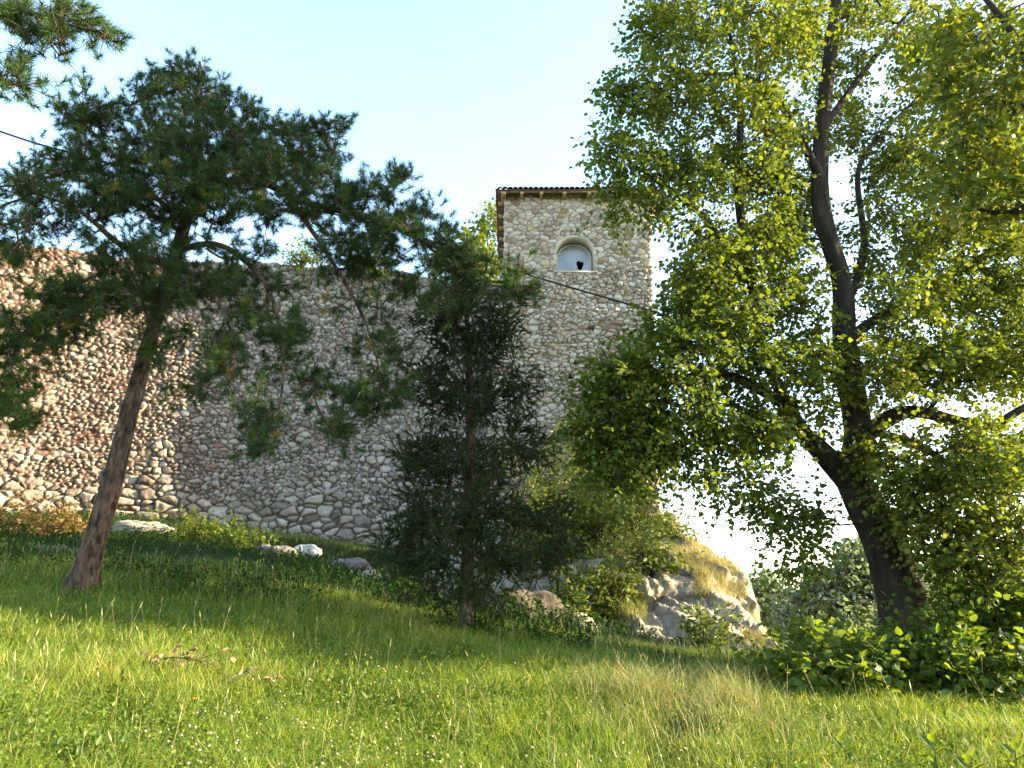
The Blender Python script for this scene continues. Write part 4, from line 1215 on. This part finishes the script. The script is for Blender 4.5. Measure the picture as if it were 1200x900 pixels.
# nearer tree outside the right edge whose branches overhang the upper corner
limbs = [limb_px(p) for p in (
    [(1900, 1200, 4.4, .3), (1850, 700, 4.5, .26), (1760, 300, 4.8, .2), (1650, 60, 5.2, .12), (1600, -150, 5.4, .04)],
    [(1770, 330, 4.8, .10), (1480, 200, 6.2, .08), (1235, 120, 6.8, .06), (1180, 140, 6.8, .045), (1130, 165, 6.8, .02)],
    [(1235, 120, 6.8, .05), (1180, 30, 6.8, .035), (1120, -40, 6.8, .015)],
    [(1755, 280, 4.8, .09), (1450, 270, 6.3, .07), (1240, 240, 6.9, .05), (1170, 250, 6.9, .03), (1125, 235, 6.9, .012)],
)]
tips = clump_px([(1150, 40, 6.8, 60, 40, .6, 18), (1110, 110, 6.8, 34, 26, .4, 7), (1170, 120, 6.8, 40, 30, .5, 12), (1160, 180, 6.8, 40, 24, .5, 11), (1130, 225, 6.9, 30, 16, .4, 6), (1190, 235, 6.9, 30, 26, .5, 9),
                 (1250, 60, 6.9, 60, 80, .8, 20), (1260, 220, 7, 60, 60, .8, 18), (1380, 60, 6.8, 90, 100, 1.0, 30), (1600, -60, 5.4, 140, 110, 1.2, 36), (1680, 100, 5.2, 110, 110, 1.0, 26)])
base = on_ground(1900, 1200, 4.4)
nt2, tp, td = tree('broadleaf_tree', 'overhanging leafy branches of a nearer tree at the upper corner', 'tree', base, limbs, tips, M['lime_bark'], 14, 0.3, 0.3, growk=dict(r_tip=0.0045, rmax=0.04), twig=M['twig'])
P_ = np.repeat(tp, 6, 0) + rng.normal(size=(len(tp) * 6, 3)) * 0.12
D_ = out_dirs(td, 6, -0.05, 0.65)
g = Geo()
sprays(g, P_, D_, rng.uniform(0.28, 0.46, len(P_)), 11, 0.072, 0.95, 0.25, 0.35, 0.7, np.clip(0.65 + 0.2 * rng.normal(size=len(P_)), 0, 1))
g.build('crown', M['lime_leaf'], nt2)
finish_wood(nt2, np.repeat(tp, 6, 0), P_ + D_ * .25, .003, .0015)


# ------------------------------------------------------------------ shrubs
def shrub(label, base, w, d, hgt_, n, mat, leaf, K=8, per=4, group=None, width=0.8, name='shrub', Lr=0.3, ldroop=0.15, stems=6, template='oval', flat=0.6):
    root = thing(name, base, label, 'shrub', group)
    base = np.array(base)
    limbs = []
    for s in range(stems):
        a = rng.uniform(0, 2 * np.pi)
        e = base + np.array([math.cos(a) * w * rng.uniform(.1, .4), math.sin(a) * d * rng.uniform(.1, .4), hgt_ * rng.uniform(.6, .95)])
        limbs.append((np.array([base - [0, 0, 0.08], base * .6 + e * .4 + [0, 0, hgt_ * 0.1], e]), np.array([0.014, 0.01, 0.004]) * (1 + hgt_ * 0.4)))
    t = nrm(rng.normal(size=(n, 3))) * (rng.random((n, 1)) ** 0.45)
    lump = 0.75 + 0.7 * vnoise(t[:, 0] * 2, t[:, 1] * 2, t[:, 2] * 2, int(abs(base[0]) * 100))
    tips = base + np.stack([t[:, 0] * w * .5 * lump, t[:, 1] * d * .5 * lump, hgt_ * (0.52 + 0.46 * t[:, 2] * lump)], -1)
    k = max(2, n // 7)
    tall = base + np.stack([rng.uniform(-.45, .45, k) * w, rng.uniform(-.45, .45, k) * d, hgt_ * rng.uniform(1.0, 1.32, k)], -1)
    tips = np.concatenate([tips, tall])
    g = Geo()
    for Lp, Lr_ in limbs:
        q, r = smooth_path(Lp, Lr_, 0.12)
        tube(g, q, r, 6)
    A, B, ra, rb, tp, td = grow(limbs, tips, step=0.2, r_tip=0.003, rmax=0.01)
    prisms(g, A, B, ra, rb, 4)
    g.build('stems', M['twig'], root, smooth=True)
    P_ = np.repeat(tp, per, 0) + rng.normal(size=(len(tp) * per, 3)) * Lr * 0.3
    D_ = out_dirs(td, per, 0.1, 0.7)
    g = Geo()
    tn = np.clip(0.45 + 0.9 * fbm(P_[:, 0] * 1.2, P_[:, 1] * 1.2, P_[:, 2] * 1.2, 77, 3) + 0.15 * rng.normal(size=len(P_)), 0, 1)
    sprays(g, P_, D_, rng.uniform(.7, 1.2, len(P_)) * Lr, K, leaf, width, 0.15, ldroop, flat, tn, template)
    g.build('leaves', mat, root)
    return root


SB = 'leafy bushes round the dark trunk'
for u, v, Y, w, d, hh, n, lab in (
        (948, 822, 9.6, 0.9, 0.9, .55, 30, 'leftmost dark low bush at the end of the sunlit rock'),
        (985, 828, 9.4, 1.3, 1.1, .42, 40, 'leafy bush left of the dark trunk foot'),
        (1000, 790, 10.9, 1.4, 1.0, .36, 32, 'bush behind the low bushes, close left of the dark trunk'),
        (1055, 832, 9.6, 1.3, 1.0, .34, 36, 'low bush straight in front of the dark trunk'),
        (1118, 815, 9.9, 1.3, 1.2, .62, 50, 'sunlit big-leaved bush right of the dark trunk'),
        (1120, 850, 9.3, 1.2, .9, .45, 36, 'low bush in front of the sunlit big-leaved bush'),
        (1180, 815, 10.2, 1.3, 1.2, .85, 54, 'tall yellow-green bush by the right edge'),
        (1192, 852, 9.3, 1.1, .9, .45, 34, 'low bush in the bottom right corner by the lawn'),
        (1260, 815, 10.0, 1.5, 1.4, .75, 40, 'bush reaching past the right edge'),
        (1350, 815, 10.8, 1.8, 1.4, .7, 40, 'unseen bush added outside the right edge for the shade band')):  # last bush is out of view, added to cast the shade band
    shrub(lab, on_ground(u, v, Y), w, d, hh, n, M['bush_leaf'], 0.10, 9, 4, SB, 0.85, Lr=0.3, template='oval')

RB = 'shrubs growing on the rock below the tower'


def rock_pt(u, v, Y):
    p = at(u, v, Y)
    return np.array([p[0], p[1], float(rock_z(p[0], p[1]))])


for u, v, Y, w, d, hh, n, lab in (
        (655, 640, 21.5, 1.5, 1.2, 2.5, 64, 'tall shrub with feathery top on the rock left of the tower base middle'),
        (690, 625, 22.5, 1.4, 1.0, 2.7, 64, 'slender bright shrub against the middle of the tower base'),
        (730, 620, 23.0, 1.4, 1.0, 2.8, 66, 'upright yellow-green shrub at the lower right of the tower'),
        (640, 690, 18.0, 1.7, 1.2, 1.4, 54, 'shaded shrub right of the slender conifer on the rock'),
        (690, 700, 18.0, 1.6, 1.2, 1.2, 52, 'reddish dry shrub in the middle of the rock face'),
        (745, 690, 18.5, 1.5, 1.2, 1.3, 54, 'bright green shrub below the tower corner on the rock'),
        (790, 660, 20.0, 1.1, .9, .9, 34, 'small shrub on the sunny shoulder of the rock'),
        (620, 640, 21.0, 1.3, 1.0, 2.2, 44, 'tall shrub behind the slender conifer by the tower'),
        (668, 735, 15.0, 1.3, .9, .9, 44, 'ragged low shrub at the foot of the outcrop beside the small low stone'),
        (715, 735, 15.4, 1.3, .9, 1.0, 46, 'olive shrub low in the middle of the rock face'),
        (765, 715, 16.4, 1.1, .9, .8, 38, 'small olive shrub clinging to the pale rock face'),
        (700, 680, 17.4, 1.5, 1.0, 1.2, 54, 'spreading shrub halfway up the rock below the tower shrubs'),
        (830, 770, 13.6, .8, .6, .5, 24, 'small green shrub at the bottom of the pale rock face')):
    shrub(lab, rock_pt(u, v, Y), w, d, hh, n, M['shrub_leaf'], 0.10, 9, 4, RB, 0.6, Lr=0.32)
for u, v, Y, w, d, hh, n, lab in (
        (20, 632, 17.4, 1.8, 1.0, .7, 44, 'ochre dry shrub at the wall foot by the left edge'),
        (75, 632, 17.8, 1.6, 1.0, .6, 40, 'ochre dry shrub at the wall foot left of the pine trunk'),
        (215, 625, 19.2, 1.6, 1.0, .6, 40, 'yellow-green shrub below the long flat slab'),
        (275, 628, 19.5, 1.6, 1.0, .55, 40, 'yellow-green shrub at the wall foot left of the grey boulder')):
    shrub(lab, on_ground(u, v, Y), w, d, hh, n, M['yellow_leaf'] if u > 150 else M['dry_shrub'], 0.08, 9, 4, 'low shrubs along the wall foot', 0.6, Lr=0.26)
for u, v, Y, hh, lab in ((352, 318, 23.6, .9, 'yellow shrub growing on top of the stone wall'), (432, 322, 24.3, .7, 'small shrub on the wall top near the tower')):
    p = at(u, v, Y)
    shrub(lab, p, 1.5, .8, hh, 30, M['yellow_leaf'], 0.10, 8, 4, 'shrubs on the wall top', 0.7, Lr=0.26)
for u, v, Y, w, hh, lab in ((480, 735, 12.5, 1.2, .45, 'low green shrub left of the conifer trunk'), (590, 762, 12.2, 1.0, .4, 'low green shrub right of the conifer trunk'), (660, 768, 12.6, 1.1, .4, 'low shrub in front of the small low stone')):
    shrub(lab, on_ground(u, v, Y), w, .9, hh, 30, M['weed_leaf'], 0.07, 9, 4, 'low shrubs by the conifer', 0.6, Lr=0.22)

# ------------------------------------------------------------------ grass and weeds
def blades(g, P, hgt_, width, lean, tint):
    N = len(P)
    a = rng.uniform(0, 2 * np.pi, N)
    ld = np.stack([np.cos(a), np.sin(a), np.zeros(N)], -1)
    b = a + np.pi / 2 + rng.normal(size=N) * 0.6
    wd = np.stack([np.cos(b), np.sin(b), np.zeros(N)], -1) * (width / 2)[:, None]
    up = np.array([0, 0, 1.0])
    m = P + up * (hgt_ * 0.58)[:, None] + ld * (hgt_ * lean * 0.28)[:, None]
    t = P + up * (hgt_ * (1 - 0.28 * lean))[:, None] + ld * (hgt_ * lean)[:, None]
    V = np.stack([P - wd, P + wd, m + wd * .8, m - wd * .8, t], 1).reshape(-1, 3)
    k = np.arange(N)[:, None] * 5
    g.add(V, [k + np.array([[0, 1, 2, 3]]), k + np.array([[3, 2, 4]])], tint=np.repeat(tint, 5))


def scatter(n, y0, y1, margin=0.6, power=1.0):
    """Points in the ground wedge in front of the camera, denser towards it."""
    y = y0 * (y1 / y0) ** rng.random(n) if power == 1.0 else y0 + (y1 - y0) * rng.random(n) ** 0.8
    hw = 0.73 * y + margin
    x = rng.uniform(-1, 1, n) * hw
    return x, y


def dry_mask(x, y):
    """Patches of drier, taller grass: beside the trodden strip and on the left."""
    p1 = at(800, 840, 8.3)
    d1 = 0.8 * np.exp(-(((x - p1[0]) / 0.6) ** 2 + ((y - p1[1]) / 0.8) ** 2))
    p2 = at(60, 800, 7.0)
    d2 = 0.6 * np.exp(-(((x - p2[0]) / 1.5) ** 2 + ((y - p2[1]) / 1.3) ** 2))
    return np.clip(d1 + d2, 0, 1)


def not_trodden(x, y):
    """Narrow trodden line through the tall grass, running away from the camera."""
    c = at(795, 860, 7.6)[0] + (y - 7.6) * 0.20 + 0.12 * np.sin(y * 1.7)
    return 1 - 0.5 * np.exp(-((x - c) / 0.3) ** 2) * sstep(5.5, 6.5, y) * sstep(11.5, 9.5, y)


g = Geo()
N = 260000
x, y = scatter(N, 4.2, 12.6)
pn = fbm(x * 0.7, y * 0.7, 0, 201, 4) + 0.5
fn = fbm(x * 3, y * 3, 0, 202, 3) + 0.5
dry = dry_mask(x, y)
hh = (0.05 + 0.20 * pn + 0.14 * fn + 0.20 * dry) * rng.uniform(0.55, 1.35, N) * not_trodden(x, y)
tint = np.clip(0.18 + 0.5 * pn + 0.35 * (fn - 0.5) + 0.45 * dry * rng.random(N) + 0.16 * rng.normal(size=N), 0, 1)
tint = np.where(rng.random(N) < 0.035 + 0.12 * dry, 1.0, tint)
blades(g, np.stack([x, y, ground_z(x, y) - 0.01], -1), hh, 0.003 + 0.003 * rng.random(N) + 0.0004 * y, rng.uniform(0.2, 0.95, N), tint)
tag(g.build('lawn_grass', M['grass']), 'long sunlit meadow grass covering the near slope', 'grass', kind='stuff')

# clover and other small leaves among the blades
g = Geo()
N = 150000
x, y = scatter(N, 4.4, 12.0)
z = ground_z(x, y) + rng.uniform(0.05, 0.22, N) * (0.7 + 0.6 * (fbm(x, y, 0, 205, 3) + 0.5))
P = np.stack([x, y, z], -1)
a = rng.uniform(0, 2 * np.pi, N)
ld = nrm(np.stack([np.cos(a), np.sin(a), rng.normal(size=N) * 0.35], -1))
keep = vnoise(x * 0.8, y * 0.8, 0, 207) + 0.25 * rng.random(N) > 0.42
leaves(g, P[keep], ld[keep], nrm(np.array([0, 0, 1.0]) + rng.normal(size=(N, 3)) * 0.35)[keep], rng.uniform(0.016, 0.034, N)[keep], 0.9, np.clip(0.36 + 0.16 * rng.normal(size=N), 0, 0.7)[keep])
tag(g.build('clover_leaves', M['grass']), 'low clover leaves between the grass blades', 'clover', kind='stuff')

# patches of taller broad-leaved meadow herbs
g = Geo()
N = 5200
x, y = scatter(N, 4.6, 11.5)
k_ = vnoise(x * 1.1, y * 1.1, 0, 271) + 0.35 * vnoise(x * 4, y * 4, 0, 272) > 0.86
x, y = x[k_], y[k_]
N = len(x)
D_ = nrm(np.stack([rng.normal(size=N) * .4, rng.normal(size=N) * .4, np.ones(N)], -1))
sprays(g, np.stack([x, y, ground_z(x, y)], -1), D_, rng.uniform(0.14, 0.30, N), 9, 0.055, 0.5, 0.0, 0.05, 0.8, np.clip(0.35 + 0.2 * rng.normal(size=N), 0, 0.8))
tag(g.build('meadow_herbs', M['bush_leaf']), 'patches of small broad-leaved herbs in the meadow', 'herbs', kind='stuff')

# seed stalks
g = Geo()
N = 5200
x, y = scatter(N, 4.6, 12.4)
dry = dry_mask(x, y)
k_ = rng.random(N) < 0.07 + 0.4 * dry + 0.25 * (y > 9.6)
x, y, dry = x[k_], y[k_], dry[k_]
N = len(x)
base_ = np.stack([x, y, ground_z(x, y)], -1)
a = rng.uniform(0, 2 * np.pi, N)
ld = np.stack([np.cos(a), np.sin(a), np.zeros(N)], -1)
hs = rng.uniform(0.28, 0.52, N)
tip_ = base_ + ld * (hs * rng.uniform(0.1, 0.5, N))[:, None] + np.array([0, 0, 1.0]) * hs[:, None]
mid_ = base_ * .45 + tip_ * .55 + np.array([0, 0, 1.0]) * (hs * 0.05)[:, None]
nv = g.n
prisms(g, base_, mid_, np.full(N, .0016), np.full(N, .0014), 3)
prisms(g, mid_, tip_, np.full(N, .0014), np.full(N, .0011), 3)
hd = nrm(tip_ - mid_)
hl = rng.uniform(0.05, 0.11, N)
for sft in (0.0, 0.5):
    ax = nrm(np.cross(hd, rng.normal(size=(N, 3))))
    ax2 = np.cross(hd, ax)
    wv = 0.005
    Vh = np.stack([tip_, tip_ + hd * (hl * .35)[:, None] + ax * wv, tip_ + hd * hl[:, None], tip_ + hd * (hl * .35)[:, None] - ax * wv], 1)
    g.add(Vh.reshape(-1, 3), [np.arange(N * 4).reshape(-1, 4)])
g.A = {'tint': [np.repeat(0.35 + 0.65 * rng.random(g.n // 2 + 1), 2)[:g.n]]}
tag(g.build('seed_stalks', M['dry_grass']), 'pale grass stalks with seed heads standing above the lawn', 'grass', kind='stuff')

# tall pale grass on both sides of the trodden line
g = Geo()
N = 10000
c0_ = at(800, 845, 8.0)
x = c0_[0] + rng.normal(size=N) * 0.48
y = c0_[1] + rng.normal(size=N) * 0.62
k_ = rng.random(N) < not_trodden(x, y) ** 2 * (0.35 + 0.65 * vnoise(x * 3, y * 3, 0, 261))
x, y = x[k_], y[k_]
N = len(x)
blades(g, np.stack([x, y, ground_z(x, y) - 0.01], -1), rng.uniform(0.22, 0.52, N) * (0.7 + 0.5 * vnoise(x * 2, y * 2, 0, 262)), 0.0035 + 0.003 * rng.random(N), rng.uniform(0.3, 0.95, N), np.clip(0.34 + 0.3 * rng.normal(size=N), 0, 1))
tag(g.build('tall_dry_grass', M['dry_grass']), 'tall pale grass tufts beside the trodden line in the lawn', 'grass', kind='stuff')

# clover flowers
g = Geo()
N = 1500
x, y = scatter(N, 5.0, 11.5)
k_ = (vnoise(x * 0.6, y * 0.6, 0, 211) > 0.5) & (x > -2.5)
x, y = x[k_], y[k_]
N = len(x)
c = np.stack([x, y, ground_z(x, y) + rng.uniform(0.15, 0.27, N)], -1)
octv = np.array([[1, 0, 0], [-1, 0, 0], [0, 1, 0], [0, -1, 0], [0, 0, 1], [0, 0, -.8], [.6, .6, .5], [-.6, .6, .5], [-.6, -.6, .5], [.6, -.6, .5]], float)
octf = np.array([[0, 6, 9], [0, 9, 5], [1, 7, 8], [2, 7, 6], [3, 9, 8], [4, 6, 7], [4, 7, 8], [4, 8, 9], [4, 9, 6], [0, 2, 6], [2, 1, 7], [1, 3, 8], [3, 0, 9], [0, 5, 2], [2, 5, 1], [1, 5, 3], [3, 5, 0]])
sz = rng.uniform(0.007, 0.013, N)
V = c[:, None, :] + octv[None] * sz[:, None, None]
g.add(V.reshape(-1, 3), [(np.arange(N)[:, None, None] * 10 + octf[None]).reshape(-1, 3)], tint=np.repeat(rng.random(N), 10))
prisms(g2 := Geo(), c - [0, 0, 0.2], c, np.full(N, .0014), np.full(N, .0012), 3)
tag(g.build('clover_flowers', M['flower']), 'pale pink and white clover flower heads dotted through the lawn', 'flowers', kind='stuff')

# weeds and rough grass on the shaded slope behind
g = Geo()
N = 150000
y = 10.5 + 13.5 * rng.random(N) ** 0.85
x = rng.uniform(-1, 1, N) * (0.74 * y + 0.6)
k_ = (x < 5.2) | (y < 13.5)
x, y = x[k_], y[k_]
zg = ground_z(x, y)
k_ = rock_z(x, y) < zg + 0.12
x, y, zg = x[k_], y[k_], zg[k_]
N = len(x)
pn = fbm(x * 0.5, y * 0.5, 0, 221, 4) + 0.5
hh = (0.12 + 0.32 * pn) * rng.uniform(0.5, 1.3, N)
lit = sstep(15.5, 18.5, y + 0.3 * x * 0)  # upper rows tinted brighter, sunlight put into the blade colour
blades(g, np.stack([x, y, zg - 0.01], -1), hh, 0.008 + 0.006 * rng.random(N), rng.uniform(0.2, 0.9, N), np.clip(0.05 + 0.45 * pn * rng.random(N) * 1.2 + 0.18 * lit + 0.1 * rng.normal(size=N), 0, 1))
tag(g.build('shade_toned_slope_grass', M['shade_toned_slope_grass']), 'rough grass on the slope below the wall, its shade put into the dark green', 'grass', kind='stuff')
g = Geo()
N = 6500
y = 10.4 + 11.5 * rng.random(N)
x = rng.uniform(-1, 1, N) * (0.74 * y + 0.4)
zg = ground_z(x, y)
k_ = (rock_z(x, y) < zg + 0.12) & (vnoise(x * 0.5, y * 0.5, 0, 233) > 0.36) & ((x < 5.0) | (y < 13))
x, y, zg = x[k_], y[k_], zg[k_]
N = len(x)
ph_ = (0.16 + 0.34 * vnoise(x * 0.7, y * 0.7, 0, 231)) * rng.uniform(0.7, 1.2, N)
D_ = nrm(np.stack([rng.normal(size=N) * .25, rng.normal(size=N) * .25, np.ones(N)], -1))
sprays(g, np.stack([x, y, zg], -1), D_, ph_, 10, 0.07, 0.6, 0.0, 0.1, 0.8, np.clip(0.3 + 0.3 * rng.normal(size=N), 0, 1))
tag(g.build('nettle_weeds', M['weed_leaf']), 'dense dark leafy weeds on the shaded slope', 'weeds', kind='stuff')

# dry grass on the rock and on the wall top
g = Geo()
N = 150000
x = rng.uniform(-1.5, 6.6, N)
y = rng.uniform(13.0, 24.6, N)
zr = rock_z(x, y)
zr1 = rock_z(x + 0.12, y)
zr2 = rock_z(x, y + 0.12)
slope = np.hypot(zr1 - zr, zr2 - zr) / 0.12
patch = fbm(x * 0.9, y * 0.6, 0, 241, 4) + 0.5
k_ = (slope < 1.8) & (patch > 0.60 - 0.06 * (y - 16) - 0.10 * (x > 3)) & (zr > ground_z(x, y) - 0.05)
x, y, zr, patch = x[k_], y[k_], zr[k_], patch[k_]
N = len(x)
ed_ = np.interp(y, rp[:, 1], rp[:, 0]) - x
hh = rng.uniform(0.10, 0.34, N)
blades(g, np.stack([x, y, zr - 0.02], -1), hh, 0.008 + 0.004 * rng.random(N), rng.uniform(0.3, 1.0, N), np.clip(0.15 + 0.6 * sstep(2.2, 0.4, ed_) + 0.3 * rng.normal(size=N), 0, 1))
tag(g.build('rock_grass', M['dry_grass']), 'blond dry grass growing over the rock below the tower', 'grass', kind='stuff')
g = Geo()
k_ = rng.integers(0, ns, 9000)
f_ = rng.random(9000)
k_ = k_[vnoise(k_ * 0.02, 0, 0, 251) > 0.5]
f_ = f_[:len(k_)]
e_ = edge[k_]
P = np.stack([e_[:, 0] - wnx[k_] * (0.1 + 1.1 * f_), e_[:, 1] - wny[k_] * (0.1 + 1.1 * f_), e_[:, 2]], -1)
blades(g, P, rng.uniform(.1, .35, len(P)), np.full(len(P), .014), rng.uniform(.2, .8, len(P)), np.clip(0.4 + .3 * rng.normal(size=len(P)), 0, 1))
tag(g.build('wall_top_grass', M['grass']), 'grass tufts growing along the top of the stone wall', 'grass', kind='stuff')


# ------------------------------------------------------------------ small things in the lawn
def dead_branch(label, p0, L, rz, n, seed):
    root = thing('dead_branch', p0, label, 'branch', 'dead branches lying in the grass')
    p0 = np.array(p0)
    d = np.array([math.cos(rz), math.sin(rz), 0])
    q = np.array([p0 + [0, 0, .16], p0 + d * L * .35 + [0, 0, .24], p0 + d * L * .7 + [0, 0, .22], p0 + d * L + [0, 0, .17]])
    g = Geo()
    qs, rs = smooth_path(q, [.010, .008, .006, .003], .05)
    tube(g, qs, rs, 6)
    i = rng.integers(2, len(qs), n)
    e = qs[i] + rng.normal(size=(n, 3)) * np.array([.10, .10, .05])
    prisms(g, qs[i], e, np.full(n, .003), np.full(n, .002), 4)
    g.build('stem', M['twig'], root, smooth=True)
    g = Geo()
    P = np.repeat(e, 3, 0)
    ld = nrm(rng.normal(size=P.shape) * [1, 1, .5])
    leaves(g, P, ld, nrm(rng.normal(size=P.shape) + [0, -.4, .6]), rng.uniform(.045, .085, len(P)), .5, rng.random(len(P)))
    g.build('withered_leaves', M['dead_leaf'], root)


dead_branch('fallen branch with many withered brown leaves lying in the lawn', on_ground(160, 806, 7.35), .75, -.05, 20, 1)
dead_branch('small withered pale leafy twig standing out of the lawn', on_ground(275, 812, 7.4), .28, -.5, 7, 2)


def herb(label, base, hgt_, leaf, n, mat, group, width=.55):
    root = thing('weed_plant', base, label, 'plant', group)
    base = np.array(base)
    g = Geo()
    tp_ = base + np.array([rng.normal() * .05, rng.normal() * .05, hgt_])
    qs, rs = smooth_path(np.array([base, (base + tp_) / 2 + [.02, 0, 0], tp_]), [.007, .005, .003], .04)
    tube(g, qs, rs, 6)
    g.build('stem', mat, root, smooth=True).data.attributes.new('tint', 'FLOAT', 'POINT')
    g = Geo()
    t = np.linspace(.15, 1, n)
    P = base + (tp_ - base) * t[:, None]
    a = np.arange(n) * 2.4
    el = 0.15 + 0.9 * t
    ld = nrm(np.stack([np.cos(a), np.sin(a), el], -1))
    leaves(g, P, ld, nrm(np.stack([-np.cos(a) * .6, -np.sin(a) * .6, np.ones(n)], -1)), leaf * (1.15 - .5 * t) * rng.uniform(.85, 1.1, n), width, .35 + .5 * rng.random(n))
    g.build('leaves', mat, root)


HG = 'broad-leaved weeds at the lawn edge'
for u, v, Y, hh, lf, lab in ((1000, 905, 6.3, .34, .17, 'broad-leaved weed left of the other corner weeds'), (1095, 912, 6.1, .42, .19, 'tallest broad-leaved weed by the bottom edge near the corner bushes'),
                             (1130, 915, 6.0, .3, .2, 'squat broad-leaved weed beside the tallest corner weed'), (1185, 905, 6.2, .36, .17, 'broad-leaved weed in the very bottom right corner')):
    herb(lab, on_ground(u, v, Y), hh, lf, 9, M['bush_leaf'], HG)
p = on_ground(224, 858, 6.4)
p[2] += 0.0
root = thing('dandelion', p, 'single yellow flower in the lawn below the fallen branch', 'flower')
g = Geo()
tube(g, np.array([p, p + [0.01, 0, .12], p + [0, 0, .22]]), np.array([.003, .003, .002]), 5)
g.build('stem', M['weed_leaf'], root).data.attributes.new('tint', 'FLOAT', 'POINT')
g = Geo()
n = 26
a = np.arange(n) * 2.399
ld = nrm(np.stack([np.cos(a), np.sin(a), rng.uniform(.1, .9, n)], -1))
leaves(g, np.repeat([p + [0, 0, .22]], n, 0), ld, nrm(np.stack([-np.cos(a), -np.sin(a), np.ones(n)], -1)), np.full(n, .024), .45, rng.random(n))
g.build('petals', M['dandelion'], root)

# ------------------------------------------------------------------ cable
cp_ = [at(u, v, Y) for u, v, Y in ((-260, 62, 11.5), (0, 154, 12.3), (90, 181, 12.5), (260, 226, 13.0), (440, 262, 13.4), (600, 316, 13.6), (768, 366, 13.4), (870, 400, 12.6), (984, 440, 11.62))]
qs, rs = smooth_path(np.array(cp_), np.full(len(cp_), .019), .15)
g = Geo()
tube(g, qs, rs, 6)
tag(g.build('power_cable', M['cable'], smooth=True), 'thin black cable hanging across the front of the tower', 'cable')
